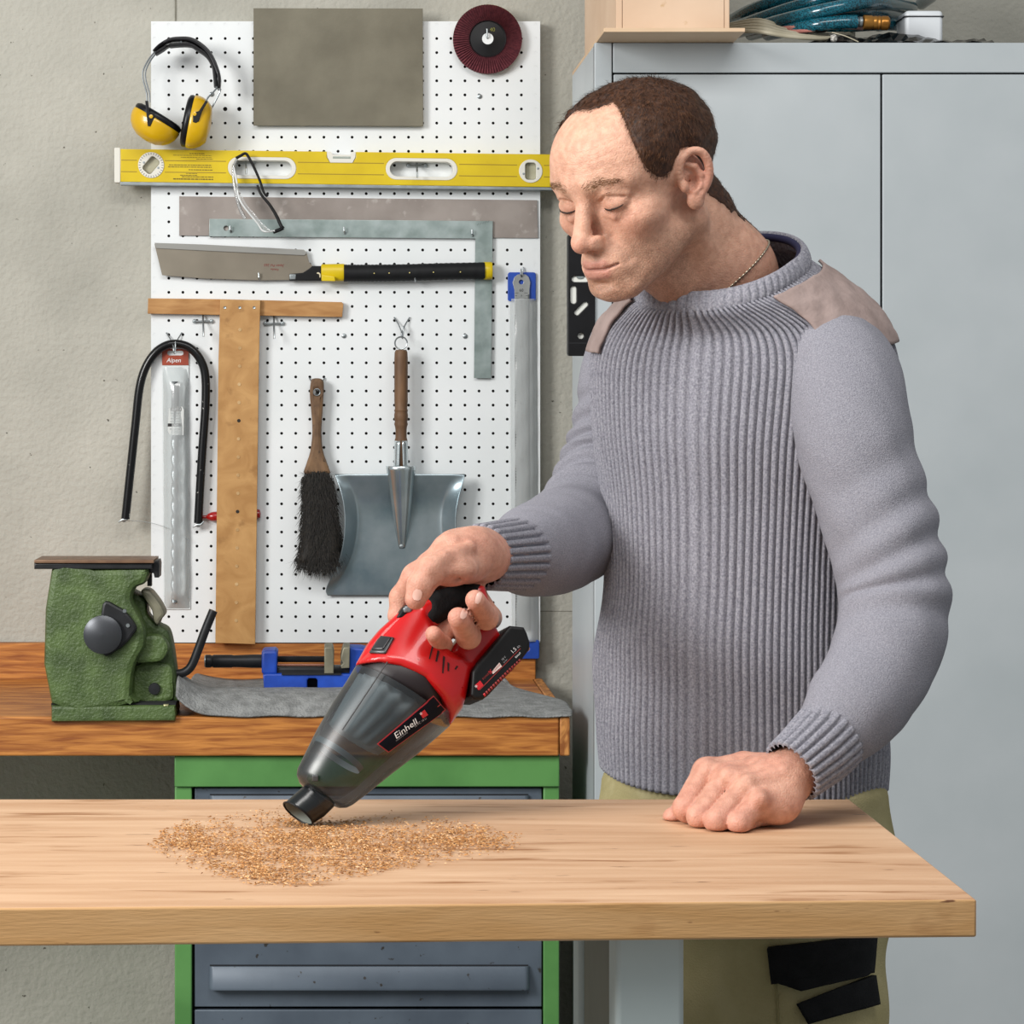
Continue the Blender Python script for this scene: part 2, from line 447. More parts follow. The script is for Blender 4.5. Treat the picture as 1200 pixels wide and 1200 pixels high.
mb.V = [(v[0], v[1] + (0.0004 if v[1] == YB else 0), v[2]) for v in mb.V]
mb.obj('frame', M_peg, peg, smooth=False)
mb = MB().box(a.x + t, b.x - t, YB + .007, YB + .009, a.z + t, b.z - t); mb.obj('hole_shade_sheet', M_hole, peg, smooth=False)  # dark sheet added close behind the panel to blacken the holes
for (x, y) in ((248, 110.5), (562, 113), (403, 393.5), (545, 394)):
    mb = MB().lathe([(.0045, 0), (.0042, .002), (.002, .0032), (0, .0033)], P(x, y, YB), (0, -1, 0), 12); mb.obj('screw', M_steel, peg)

# ------------------------------------------------------------------ rear workbench (top board, front board, end board, upstand)
ZB = .898; YF = 4.027
bench = thing('workbench', 'rear wall workbench with an orange stained wooden front board', 'workbench', (.0, 4.3, ZB - .06))
zt = CZ - (840 - CY) / F * YF; zb = CZ - (886 - CY) / F * YF
xr = P(655, 0, YF).x; xe = P(668, 0, YF).x
MB().box(-1.2, xr, YF + .025, YB + .001, zb + .01, zt - .001).obj('bench_top', M_oak, bench, bevel=.001)
MB().box(-1.2, xr, YF, YF + .025, zb, zt).obj('front_board', M_oak, bench, bevel=.0025)
MB().box(xr + .0012, xe, YF, YB, zb, zt).obj('end_board', M_endgrain, bench, bevel=.0025)
xu = P(628, 0, YB).x; zu = CZ - (754 - CY) / F * YB
MB().box(-1.2, xu, YB + .0015, YB + .0295, zt - .03, zu).obj('back_board', M_oak, bench, bevel=.002)

# ------------------------------------------------------------------ rubber mat
mat_t = thing('rubber_mat', 'grey textured rubber mat spread over the rear workbench', 'mat', (.0, 4.3, zt))
rows = []
n = 46
for i in range(n + 1):
    s = i / n; px = 208 + s * (674 - 208)
    fl = max(0, min(1, (540 - px) / 120)); fl = fl * fl * (3 - 2 * fl)       # left part: raised rolled front lip
    lf = max(0, (252 - px) / 44) ** 2                                        # far left end lifts up
    prof = [(4.535, .004), (4.40, .004), (4.30, .006), (4.22, .010 + .014 * fl), (4.15, .010 + .024 * fl), (4.09, .008 + .026 * fl), (4.055, .006 + .020 * fl), (4.036, .004 + .010 * fl), (4.028, .003 + .003 * fl), (4.022, .003)]
    ring = []
    for q, (Y, h) in enumerate(prof):
        dx = 0
        Xx = (px - CX) / F * 4.05
        if px > 620:
            Xmax = .2795 + (.368 - .2795) * min(1, max(0, (4.42 - Y) / .40)) ** .5 if Y > 4.2 else .366 + .004 * math.sin(Y * 90)
            Xx = .29 + (Xx - .297) / (.370 - .297) * (Xmax - .29) if Xx > .297 else Xx
        wob = .0012 * math.sin(px * .09 + Y * 40)
        ring.append((Xx, Y, zt + h + lf * .032 * (.4 + .6 * math.exp(-((Y - 4.05) / .12) ** 2)) + wob))
    rows.append(ring)
V = [p for r in rows for p in r]; m_ = len(rows[0]); Fc = []
for i in range(n):
    for j in range(m_ - 1): Fc.append((i * m_ + j, (i + 1) * m_ + j, (i + 1) * m_ + j + 1, i * m_ + j + 1))
o = mesh_obj('mat_sheet', V, Fc, M_mat, mat_t, autos=80)
sd = o.modifiers.new('sub', 'SUBSURF'); sd.levels = 1; sd.render_levels = 2
so = o.modifiers.new('sol', 'SOLIDIFY'); so.thickness = .003; so.offset = 1

# ------------------------------------------------------------------ green drawer cabinet
YD = 4.05
dc = thing('drawer_cabinet', 'green steel cabinet with blue-grey drawers under the rear workbench', 'cabinet', (P(430, 466, YD).x, 4.3, 0))
def Zp(y, Y): return CZ - (y - CY) / F * Y
def Xp(x, Y): return (x - CX) / F * Y
x0, x1 = Xp(205, YD), Xp(655, YD); xi0, xi1 = Xp(225, YD), Xp(636.5, YD)
MB().box(x0, x1, YD - .012, YD + .48, Zp(921, YD), zb - .001).obj('top_band', M_green, dc, bevel=.002)
MB().box(x0, xi0, YD - .006, YD + .48, .02, Zp(921, YD)).obj('side_panel', M_green, dc, bevel=.002)
MB().box(xi1, x1, YD - .006, YD + .48, .02, Zp(921, YD)).obj('side_panel', M_green, dc, bevel=.002)
MB().box(xi0, xi1, YD + .03, YD + .47, .02, Zp(921, YD)).obj('carcass', M_gap, dc)
MB().box(x0 + .01, x1 - .01, YD + .02, YD + .46, 0, .02).obj('plinth', M_gap, dc)
def handle_geo(mb, xa, xb, z0, z1, Y, out):
    prof = [(0, z0), (.008, z0 + .0005), (.010, z0 - .003), (out, z1 + .004), (out - .001, z1), (out - .005, z1 + .001), (0, z1 + .006)]
    rings = []
    for s, x in ((.35, xa), (.8, xa + .003), (1, xa + .008), (1, xb - .008), (.8, xb - .003), (.35, xb)):
        rings.append([(x, Y - d * s, z) for d, z in prof])
    V, Fc = loft_geo(rings); mb.add(V, Fc)
for (ya, yb) in ((923.5, 1009), (1012, 1099), (1102, 1180), (1183.5, 1262), (1266, 1345), (1349, 1470)):
    d = MB().box(Xp(228, YD), Xp(635, YD), YD, YD + .03, Zp(yb, YD), Zp(ya, YD)).obj('drawer', M_drawer, dc, bevel=.0015)
    hy = ya + (30 if ya > 1010 else 8.5)
    MB().box(Xp(246, YD), Xp(619, YD), YD - .0006, YD + .001, Zp(hy + 1.2, YD), Zp(hy - 1.6, YD)).obj('handle_slot', M_gap, d, smooth=False)
    hm = MB(); handle_geo(hm, Xp(245, YD), Xp(620, YD), Zp(hy, YD), Zp(hy + 25, YD), YD, .022); hm.obj('handle', M_drawer, d, autos=50)

# ------------------------------------------------------------------ tall steel cabinet
YC = 3.95; ZC = Zp(50, YC)
sc = thing('steel_cabinet', 'tall light grey steel cupboard standing behind the man', 'cabinet', (.83, 4.15, 0))
xa, xb = Xp(697, YC), Xp(1369, YC); xs = Xp(718, YC)
MB().box(xa, xb, YC + .012, 4.335, .0, ZC - .002).obj('body', M_cab, sc, bevel=.0015)
MB().box(xa, xs - .0012, YC, YC + .02, .06, ZC).obj('post', M_cab, sc, bevel=.0012)
MB().box(Xp(1348, YC), xb, YC, YC + .02, .06, ZC).obj('post', M_cab, sc, bevel=.0012)
MB().box(xs + .0006, Xp(1347, YC), YC, YC + .02, Zp(85, YC), ZC).obj('top_rail', M_cab, sc, bevel=.0012)
MB().box(xa, xb, YC + .004, YC + .02, .0, .06).obj('plinth', M_cab, sc, bevel=.001)
MB().box(xs, Xp(1347, YC), YC + .009, YC + .0125, .06, Zp(85, YC)).obj('door_recess', M_gap, sc, smooth=False)
MB().box(xs + .0016, Xp(1031.8, YC), YC, YC + .009, .07, Zp(87.2, YC)).obj('door', M_cab, sc, bevel=.0012)
MB().box(Xp(1034.4, YC), Xp(1346, YC), YC, YC + .009, .07, Zp(87.2, YC)).obj('door', M_cab, sc, bevel=.0012)

# ------------------------------------------------------------------ front work table
ZT = .97; th = .0325
tb = thing('work_table', 'solid pale beech work table in the foreground', 'table', (0, 2.45, 0))
def tab(px, py):                                   # point on the table surface seen at a pixel
    Y = (CZ - ZT) * F / (py - CY); return Vector((Xp(px, Y), Y, ZT))
yl, yr = 2.161, 2.193; yback = .43 * F / (936.5 - CY)
lx, rx = -.62, .5445
def fy(x): return 2.161 + (x - Xp(132, 2.161)) / (Xp(1067, 2.19) - Xp(132, 2.161)) * .030
vb = [(lx, fy(lx), ZT - th), (rx, fy(rx), ZT - th), (rx, yback, ZT - th), (lx, yback, ZT - th)]
V = vb + [(v[0], v[1], ZT) for v in vb]
# the top: slab with lighter worn upper face
slab = mesh_obj('table_top', V, [(0, 3, 2, 1), (4, 5, 6, 7), (0, 1, 5, 4), (1, 2, 6, 5), (2, 3, 7, 6), (3, 0, 4, 7)], M_top, tb, bevel=.0022, seg=3)
slab.data.materials.append(M_edge)
for p in slab.data.polygons:
    if abs(p.normal.y) > .7 and p.center.y < 2.45 - 2.45: p.material_index = 1
Xl = Xp(718, 2.27)
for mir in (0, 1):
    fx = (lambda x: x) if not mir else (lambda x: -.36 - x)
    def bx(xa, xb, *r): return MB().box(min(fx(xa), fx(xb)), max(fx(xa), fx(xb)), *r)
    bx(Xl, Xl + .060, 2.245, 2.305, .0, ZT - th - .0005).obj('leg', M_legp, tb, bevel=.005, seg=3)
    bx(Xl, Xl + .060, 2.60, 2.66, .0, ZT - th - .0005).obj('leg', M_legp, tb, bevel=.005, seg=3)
    bx(Xl + .006, Xl + .018, 2.300, 2.605, .12, ZT - th - .002).obj('side_panel', pm('olive_grey_shaded', '#6f6f62', '#7a7a6d', 8, rough=.6), tb, bevel=.001)  # the panel's shade is put into its darker olive-grey colour
# ================================================================== tools on the pegboard
M_olive = pm('olive_grey_sheet', '#645f50', '#757060', 10, rough=.55, metal=.25, bump=.0002, bscale=220)
M_yel = pm('yellow_paint', '#cdb004', '#d8bd0e', 14, rough=.35, spec=.5)
M_sheet = pm('dull_steel_sheet', '#857c76', '#9a918b', 12, rough=.55, metal=.3, c3='#b3aca6', s3=40, lo3=.6, hi3=.75)
M_zinc = pm('galvanised', '#84928f', '#a7b3b2', 26, rough=.42, metal=.55, detail=3)
M_blade = pm('saw_blade', '#7e7669', '#8f8779', 8, rough=.4, metal=.5)
M_spine = pm('saw_spine', '#a09f9a', rough=.35, metal=.6)
M_grip = pm('rubber_grip', '#111214', '#18191b', 60, rough=.6, spec=.25)
M_ply = pm('beech_strip', '#a06f39', '#bf9058', 9, stretch=(1.5, 1, 7), rough=.55, detail=8, dist=.5)
M_plyv = pm('plywood_face', '#a97b44', '#c2955c', 8, stretch=(2, 1, 2.5), rough=.55, detail=8, dist=1.2, c3='#8d6231', s3=40, lo3=.62, hi3=.8)
M_redl = pm('red_lacquer', '#9c1512', rough=.25, coat=.3)
M_tubeb = pm('black_enamel', '#08080a', rough=.3, coat=.25, spec=.3, c3='#a8a8a4', s3=90, lo3=.70, hi3=.73)
M_pale = pm('header_red', '#a5462c', '#96402a', 20, rough=.4)
M_bag = clear('clear_bag', '#fbfcfc', .10, .30, '#f4f8f8', .15)
M_lens = clear('clear_lens', '#f2f4f4', .3, .30, '#e8e8e8', .06)
M_bronze = pm('old_wood', '#5a3f28', '#7b5a3c', 18, stretch=(3, 3, .5), rough=.6, detail=8)
M_brushw = pm('brush_wood', '#58402c', '#7d5f42', 30, stretch=(2, 2, 1), rough=.7, c3='#3c2b1e', s3=120, lo3=.6, hi3=.75)
M_pan = pm('dustpan_zinc', '#7f929a', '#b3bfc4', 9, rough=.33, metal=.78, detail=7, c3='#6e675f', s3=7, lo3=.58, hi3=.8)
M_blue = pm('blue_plastic', '#1b429c', '#234db0', 20, rough=.4)
M_rule = pm('rule_steel', '#9a9c9b', '#aaadac', 30, rough=.35, metal=.5)
M_rulee = pm('rule_end', '#c5c6c4', rough=.35, metal=.4)
M_maroon = pm('abrasive', '#54202a', '#6d3038', 200, rough=.9)
M_gold = pm('gold_rim', '#a98335', rough=.45, metal=.4)
M_muff = pm('earmuff_yellow', '#cfa208', '#d8ad10', 20, rough=.28, coat=.3)
M_pad = pm('black_vinyl', '#0b0b10', rough=.35, spec=.35)

# ---- metal sheet
t = thing('metal_sheet', 'square olive-grey metal sheet at the top of the pegboard', 'metal sheet', P(396, 148, 4.57))
plate('sheet', t, M_olive, [[(297, 9.5), (495.5, 10), (496, 148), (297, 147)]], 4.572, .006, .0008)

# ---- flap disc
c = P(571.5, 45.5, 4.56)
t = thing('flap_disc', 'round maroon abrasive flap disc hung at the top of the pegboard', 'disc', c)
R = 40.5 / F * 4.56
def ringprism(r0, r1, y0, y1, n=48):
    return [(r0, y0), (r1, y0), (r1, y1), (r0, y1)]
mb = MB().lathe([(R * .2, 0), (R * .98, 0), (R * .99, .004), (R * .95, .006), (R * .53, .0065)], P(571.5, 45.5, 4.576), (0, -1, 0), 48); mb.obj('backing_plate', M_gold, t)
mb = MB()
for k in range(76):
    a = 2 * math.pi * k / 76; da = 2 * math.pi / 76 * 1.25
    def q(r, an, y): return c + Vector((r * math.cos(an), y, r * math.sin(an)))
    V = [q(R * .52, a, .004), q(R, a, .006), q(R, a + da, .000), q(R * .52, a + da, -.001), q(R * .52, a, .010), q(R, a, .013), q(R, a + da, .007), q(R * .52, a + da, .006)]
    mb.add(V, [(0, 1, 2, 3), (7, 6, 5, 4), (0, 4, 5, 1), (1, 5, 6, 2), (2, 6, 7, 3), (3, 7, 4, 0)])
mb.obj('abrasive_flaps', M_maroon, t, smooth=False, stuff=True)
mb = MB().lathe([(R * .16, .002), (R * .17, -.002), (R * .3, -.0005), (R * .50, .001), (R * .54, -.001), (R * .545, .004)], c, (0, 1, 0), 40)
mb.obj('hub', M_black, t)
mb = MB().lathe([(0, 0), (R * .165, 0), (R * .165, .001)], c + Vector((0, -.0022, 0)), (0, 1, 0), 20); mb.obj('bore', M_peg, t, label='pale bore of the hub')
wtext(t, '40', 577, 34.5, 4.5, c.y - .003, pm('olive_ink', '#7c7a2c', rough=.6))

# ---- hooks
HK = []
def hook_v(x, y, label, d=.02):
    """two-legged wire hook: legs from two holes meet and make a small loop"""
    t = thing('wire_hook', label, 'hook', P(x, y, YB), 'wire hooks on the pegboard')
    k = YB - .003
    mb = MB()
    mb.tube([P(x - 9, y - 14, YB + .006), P(x - 9, y - 14, k), P(x - 4, y - 6, YB - .008), P(x - .8, y + 2, YB - d), P(x - .5, y + 9, YB - d - .004), P(x + .7, y + 11, YB - d - .003), P(x + 1.8, y + 5, YB - d), P(x + 1.6, y - 4, YB - d)], .0012, 6)
    mb.tube([P(x + 9, y - 14, YB + .006), P(x + 9, y - 14, k), P(x + 4, y - 6, YB - .008), P(x + .8, y + 2, YB - d), P(x + .6, y + 8, YB - d - .004)], .0012, 6)
    mb.obj('wire', M_wire, t, autos=60); return t
def hook_t(x, y, label, d=.03, dn=18):
    """cross-bar hook with clamp ears and a drooping prong"""
    t = thing('wire_hook', label, 'hook', P(x, y, YB), 'wire hooks on the pegboard')
    MB().tube([P(x - 10, y + .6, YB - .004), P(x + 10, y, YB - .004)], .0022, 8).obj('cross_bar', M_wire, t)
    for s in (-1, 1):
        MB().lathe([(0, 0), (.0035, .0005), (.004, .003), (.0028, .006), (0, .0065)], P(x + s * 10, y, YB), (0, -1, 0), 10).obj('clamp_ear', M_steel, t)
    MB().tube([P(x, y - 8, YB + .004), P(x, y - 7, YB - .006), P(x, y, YB - .012), P(x + .4, y + dn * .6, YB - d), P(x + .5, y + dn, YB - d - .002)], .0017, 7).obj('prong', M_wire, t)
    return t
def hook_p(x, y, label, d=.02, up=8):
    """small single peg, tip turned up"""
    t = thing('wire_hook', label, 'hook', P(x, y, YB), 'wire hooks on the pegboard')
    MB().tube([P(x + 2.2, y - up, YB + .004), P(x + 2, y - up + 1, YB - .004), P(x + .8, y, YB - .008), P(x, y + 1, YB - d * .7), P(x - .6, y - 2, YB - d), P(x - .8, y - up * .8, YB - d)], .0016, 7).obj('wire', M_wire, t)
    return t
hook_v(204, 404, 'two-legged wire hook holding the black saw frame and drill pack', .026)
hook_v(471, 386, 'two-legged wire hook carrying the ring of the dustpan handle', .018)
hook_v(371.5, 457, 'two-legged wire hook behind the top of the hand brush handle', .006)
hook_t(238, 376.5, 'cross-bar wire hook under the left arm of the wooden T-square', .026)
hook_t(321, 379, 'cross-bar wire hook under the right arm of the wooden T-square', .026)
hook_t(288, 190, 'cross-bar wire hook in the left hand hole of the yellow level', .046, 14)
hook_t(488.5, 194, 'cross-bar wire hook in the right hand hole of the yellow level', .046, 14)
hook_p(270.5, 271, 'small peg hook at the left end of the metal square', .016)
hook_p(404, 272.5, 'small peg hook at the middle of the metal square', .016)
hook_p(554, 275.5, 'small peg hook at the corner of the metal square', .016)
hook_p(304, 327, 'small peg hook under the saw blade', .018, 9)
hook_p(487, 329, 'small peg hook under the black saw handle', .03, 5)
hook_p(611, 323, 'small peg hook through the top of the steel rule', .016, 10)
hook_p(213, 52, 'small peg hook under the headband of the ear defenders', .075, 8)
t = hook_p(571.5, 45, 'small peg hook through the centre of the flap disc', .028, 14)

# ---- spirit level
SL = .0125
def lv(pts): return [(x, y + (x - 141) * SL) for x, y in pts]
t = thing('spirit_level', 'long yellow spirit level with two hand holes lying across the pegboard', 'level', P(390, 217, 4.54))
LB, LT = 4.577, .024
LF = LB - LT
notch = [(141, 174.5), (383, 174.5), (383, 181), (386, 186.5), (414, 186.5), (417, 181), (417, 174.5), (664, 174.5), (664, 213), (141, 213)]
holes = [rrect(267, 182, 347, 207.5, 12.5), rrect(452, 181, 536, 206, 12.5), circ(177, 193, 15), circ(622, 194.5, 13.5)]
plate('level_body', t, M_yel, [lv(notch)] + [lv(h) for h in holes], LB, LT, .0012)
plate('milled_base', t, M_steel, [lv(rect(141, 213.2, 664, 216.5))], LB, LT, .0004)
plate('end_cap', t, M_white, [lv(rrect(134, 173, 141, 214, 1.5))], LB, LT + .001, .001)
plate('end_cap', t, M_white, [lv(rrect(664, 173, 671, 214, 1.5))], LB, LT + .001, .001)
MB().box(*[f for q in zip(P(142, 187.3, LF), P(663, 187.3, LF)) for f in q][:2], LF - .0004, LF + .002, P(0, 188.2, LF).z, P(0, 187.3, LF).z)
M_groove = pm('yellow_groove', '#9c8206', rough=.5)
for yy in (187, 200.5):
    for xa_, xb_ in ((142, 160.5), (193, 265), (349, 450), (538, 606), (637.5, 663)):
        if yy == 187 and xa_ == 349: pass
        plate('groove', t, M_groove, [lv(rect(xa_, yy, xb_, yy + 1.1))], LF + .001, .0012, 0)
for x0_, x1_ in ((267, 347), (452, 536)):
    y0_ = 182 if x0_ == 267 else 181
    plate('hand_hole_rim', t, M_white, [lv(rrect(x0_, y0_, x1_, y0_ + 25.5, 12.5)), lv(rrect(x0_ + 5, y0_ + 4, x1_ - 5, y0_ + 21.5, 8.7))], LB, LT + .0012, .0008)
# round vials
M_vial = pm('vial_grey', '#a09d86', '#b5b29c', 30, rough=.2)
for (cx_, cy_, r_, ang) in ((177, 193, 15.3, 40), (622, 194.5, 13.8, 0)):
    sl = [(cx_ + (u * math.cos(math.radians(ang)) - v * math.sin(math.radians(ang))), cy_ + (u * math.sin(math.radians(ang)) + v * math.cos(math.radians(ang)))) for u, v in [(p[0], p[1]) for p in rrect(-6.5, -10, 6.5, 10, 3.5)]]
    vr = plate('vial_mount', t, M_white, [lv(circ(cx_, cy_, r_, 32)), lv(sl)], LB, LT + .0015, .0008)
    plate('vial', t, M_vial, [lv(sl)], LB - .004, .011, .002)
    if ang:
        mk = []
        for k in range(28):
            a = 2 * math.pi * k / 28; ca, sa = math.cos(a), math.sin(a)
            mk.append(lv([(cx_ + ca * 12.3 - sa * .35, cy_ + sa * 12.3 + ca * .35), (cx_ + ca * 14.6 - sa * .35, cy_ + sa * 14.6 + ca * .35), (cx_ + ca * 14.6 + sa * .35, cy_ + sa * 14.6 - ca * .35), (cx_ + ca * 12.3 + sa * .35, cy_ + sa * 12.3 - ca * .35)]))
        plate('degree_marks', t, pm('grey_ink', '#777777'), mk, LF - .0012, .0008, 0, smooth=False, stuff=True)
    for s in (-1, 1):
        MB().lathe([(0, 0), (.0022, 0), (.002, .0008), (0, .001)], P(cx_ + s * 9 * math.cos(math.radians(ang - 20)), lv([(cx_, cy_)])[0][1] + s * 9 * math.sin(math.radians(ang - 20)), LF - .0014), (0, -1, 0), 8).obj('vial_screw', M_steel, t)
plate('vial_holder', t, M_white, [lv([(383, 174.5), (388, 174.5), (390, 178), (410, 178), (412, 174.5), (417, 174.5), (416.5, 181), (413, 187.5), (387, 187.5), (383.5, 181)])], LB, LT + .001, .0006)
a_, b_ = lv([(390, 181.7)])[0], lv([(411, 181.7)])[0]
MB().tube([P(a_[0], a_[1], LF + .004), P(b_[0], b_[1], LF + .004)], .0055, 12).obj('top_vial', pm('vial_liquid', '#9aa39a', rough=.1), t)
# printed lines, upside down and too small to read
ml = []; rnd = random.Random(3)
for yy, xa_, xb_, hh in ((178.5, 222, 240, .9), (180.8, 203, 248, .5), (183.2, 212, 248, .5), (185, 230, 250, .7), (192, 198, 248, .9), (194.3, 197, 248, .9), (197.5, 221, 249, .9), (202, 218, 231, .6), (204, 211, 231, .8), (205.7, 213, 250, .9), (208.2, 203, 250, 1.3)):
    x = xa_
    while x < xb_:
        w_ = rnd.uniform(1.2, 4.2); ml.append(lv(rect(x, yy, min(x + w_, xb_), yy + hh))); x += w_ + rnd.uniform(.4, .8)
plate('printed_text', t, pm('level_ink', '#5a4a08', rough=.6), ml, LF + .0002, .0005, 0, smooth=False, stuff=True)

# ---- steel strip and square
t = thing('steel_strip', 'wide dull grey steel strip lying behind the metal square', 'steel sheet', P(420, 278, 4.575))
plate('strip', t, M_sheet, [[(210, 230), (629.5, 234.5), (630.5, 279), (210, 276)]], 4.5785, .0025, .0005)
t = thing('metal_square', 'galvanised carpenter square with long arm hanging down the pegboard', 'square', P(560, 444, 4.57))
plate('square_blade', t, M_zinc, [[(245.5, 256.5), (577.5, 259), (575.5, 443.5), (555.5, 443), (557, 279.5), (245, 277)], circ(265, 267.5, 3, 12)], 4.5745, .0035, .0006)
for k in range(5):
    plate('stamped_mark', t, pm('mark_grey', '#5d6766'), [[(559 + k * 3, 264 - k * .8), (559.6 + k * 3, 264 - k * .8), (561.5 + k * 3, 261.5 - k * .8), (561 + k * 3, 261.5 - k * .8)]], 4.5712, .0004, 0, smooth=False)

# ---- pull saw
t = thing('pull_saw', 'pull saw with wide blade and black and yellow handle', 'saw', P(380, 330, 4.565))
plate('blade', t, M_blade, [[(181, 286), (358, 294.5), (360, 298), (362, 307), (366, 311), (365.5, 316), (356, 321), (340, 328), (304, 328.5), (240, 326.5), (190, 322.5)]], 4.570, .0022, .0004)
plate('spine', t, M_spine, [[(181, 284.5), (240, 286.5), (356, 292.5), (360, 296), (357, 299.5), (240, 294), (183, 291)]], 4.571, .005, .0008)
plate('blade_socket', t, M_black, [[(339, 321), (355, 319.5), (362, 315), (366, 311.5), (379, 311.5), (379, 329), (339, 329)]], 4.572, .009, .002)
plate('clamp_block', t, M_steel, [rect(339.5, 321.5, 346.5, 327.5)], 4.568, .0065, .001)
plate('socket_mark', t, pm('mark_cream', '#cfc7ae'), [crom([(371, 320), (373, 319), (375.5, 321), (375.5, 325), (374.5, 325), (374, 321.5), (372.5, 321)], 3, True)], 4.5632, .0006, 0)
Yg = 4.560
g = lambda x, y: P(x, y, Yg)
rr_ = lambda px: px / F * Yg
MB().lathe([(rr_(9), 0), (rr_(10), .001), (rr_(10.2), rr_(26)), (rr_(9.6), rr_(28))], g(376.5, 319.6), g(404, 319.2) - g(376.5, 319.6), 20, (0, 0, 1), .55).obj('ferrule', M_yel, t)
plate('ferrule_facet', t, M_yel, [[(377, 329.2), (377, 322), (392, 324), (393, 329.5)]], Yg, .0155, .0015)
pts = [g(x, y) for x, y in crom([(403, 320), (430, 320), (470, 319.6), (520, 318.2), (568, 317.3)], 16)]
MB().tube(pts, [rr_(9.8) + .00055 * (i % 2) if 3 < i < len(pts) - 3 else rr_(10.1) for i in range(len(pts))], 18).obj('grip', M_grip, t, autos=70)
MB().lathe([(rr_(10.2), 0), (rr_(10.4), .002), (rr_(10.4), rr_(9)), (rr_(9.6), rr_(10.4)), (0, rr_(10.6))], g(566.5, 317.3), (1, 0, .01), 20, (0, 0, 1), .8).obj('end_cap', M_yel, t)
for x_, y_ in ((438.5, 320.3), (456, 320), (480, 319.6), (508, 319), (539.5, 318.7)):
    MB().lathe([(0, 0), (.0012, 0), (.001, .001), (0, .0012)], P(x_, y_, Yg - rr_(10.2)), (0, -1, 0), 8).obj('grip_dot', pm('mark_yellow', '#d8c67a'), t)
wtext(t, 'Japan Pul 265', 321, 311.2, 3.0, 4.5675, pm('red_ink', '#7a1c14'), 183, .004, .2)
wtext(t, 'Kataba', 322, 316, 2.4, 4.5675, MATS['red_ink'], 183, .004, .2)

# ---- wooden T-square
t = thing('t_square', 'large wooden T-square hanging head up on the pegboard', 'square', P(276, 756, 4.56))
plate('crossbar', t, M_ply, [[(173.5, 349.5), (258, 350.5), (400.5, 354), (402.5, 356), (401, 371.5), (258, 369), (173, 367.5)]], 4.5785, .013, .0008)
plate('beam', t, M_plyv, [[(258, 351), (305, 351.5), (303.5, 420), (299, 755), (252.3, 753.5), (256, 420)]], 4.5655, .010, .0008)
for x_ in (263.5, 281, 297.8):
    MB().lathe([(0, 0), (.0028, 0), (.0024, .001), (0, .0004)], P(x_, 360.5, 4.5554), (0, -1, 0), 10).obj('beam_screw', M_steel, t)
pl = pm('dowel_plug', '#c9a878', '#b08a58', 60, rough=.6)
for k in range(17):
    y_ = 386.5 + k * 21.3; x_ = 281.3 - k * .29
    MB().lathe([(0, 0), (.0032, 0), (.0030, .0007), (.0014, .0009), (0, .0004)], P(x_, y_, 4.5555), (0, -1, 0), 12).obj('dowel_plug', M_hole if k in (5, 10) else pl, t)

# ---- fret saw frame
t = thing('fret_saw', 'black steel fret saw frame with round red handle', 'saw', P(192, 612, 4.565))
pts = [P(x, y, 4.565) for x, y in crom([(147, 608), (151.5, 565), (158.5, 500), (163.5, 455), (171, 430), (182.5, 413), (195.5, 404.5), (209, 403), (223, 408), (234.5, 421), (240.5, 440), (240.8, 475), (237, 530), (234.3, 575), (232.3, 613)], 6)]
MB().tube(pts, 5.1 / F * 4.565, 12).obj('frame', M_tubeb, t)
for x_, y_ in ((145.5, 609), (232.5, 615)):
    MB().lathe([(.002, 0), (.0046, .001), (.0046, .005), (.003, .007), (.003, .012), (0, .0125)], P(x_, y_, 4.572), (0, -1, 0), 10).obj('clamp_nut', M_steel, t)
    MB().tube([P(x_ - 6.5, y_ + 3, 4.563), P(x_ - 2, y_, 4.561), P(x_ + 2.5, y_, 4.561), P(x_ + 6.5, y_ - 4, 4.563)], [.0012, .0024, .0024, .0012], 8).obj('wing_nut', M_steel, t)
ax = P(305, 602, 4.5695) - P(236, 606.2, 4.5695)
s_ = 4.57 / F
MB().lathe([(2 * s_, 0), (2 * s_, 6 * s_), (3.6 * s_, 8 * s_), (5.4 * s_, 12 * s_), (5.8 * s_, 16 * s_), (5.2 * s_, 30 * s_), (5.2 * s_, 52 * s_), (5.9 * s_, 65 * s_), (4.8 * s_, 69 * s_), (0, 70 * s_)], P(236, 606.2, 4.5735), ax, 18).obj('handle', M_redl, t)
MB().tube([P(x, y, 4.566) for x, y in crom([(148, 610), (166, 611), (184, 614.5), (204, 622), (222, 633)], 5)], .0005, 5).obj('saw_wire', M_steel, t)

# ---- drill bit pack
t = thing('drill_bit_pack', 'long masonry drill bit in a clear hanging pack with red header', 'drill bit', P(206, 715, 4.57))
plate('backing_card', t, pm('card_white', '#d4dada', rough=.6), [[(190, 412), (221, 412), (223, 714), (192, 714)], rrect(196, 413, 215, 418.5, 2.6)], 4.5785, .0012, 0)
plate('header', t, M_pale, [[(189.8, 409), (220.8, 409), (221, 428), (190, 428)], rrect(196, 411, 215, 416.5, 2.6)], 4.5772, .0012, .0003)
wtext(t, 'Alpen', 203.5, 422, 5, 4.5755, M_wink, 0, .01, .2)
s_ = 4.568 / F
MB().tube([P(205.5, 447, 4.570), P(205.3, 470, 4.570), P(205, 500, 4.570)], [4.6 * s_, 4.6 * s_, 4.2 * s_], 10).obj('shank', pm('shank_steel', '#6d7173', rough=.4, metal=.8), t)
V = []; Fc = []; nr, na = 160, 14
for i in range(nr + 1):
    u = i / nr; y_ = 500 + u * 206; tw = u * 2 * math.pi * 5.6
    for j in range(na):
        a = 2 * math.pi * j / na; r_ = (2.5 + 2.1 * abs(math.cos(a))) * s_ * (1 if u < .98 else .8)
        V.append(P(205 - u * .3, y_, 4.570) + Vector((r_ * math.cos(a + tw), r_ * math.sin(a + tw) * .8, 0)))
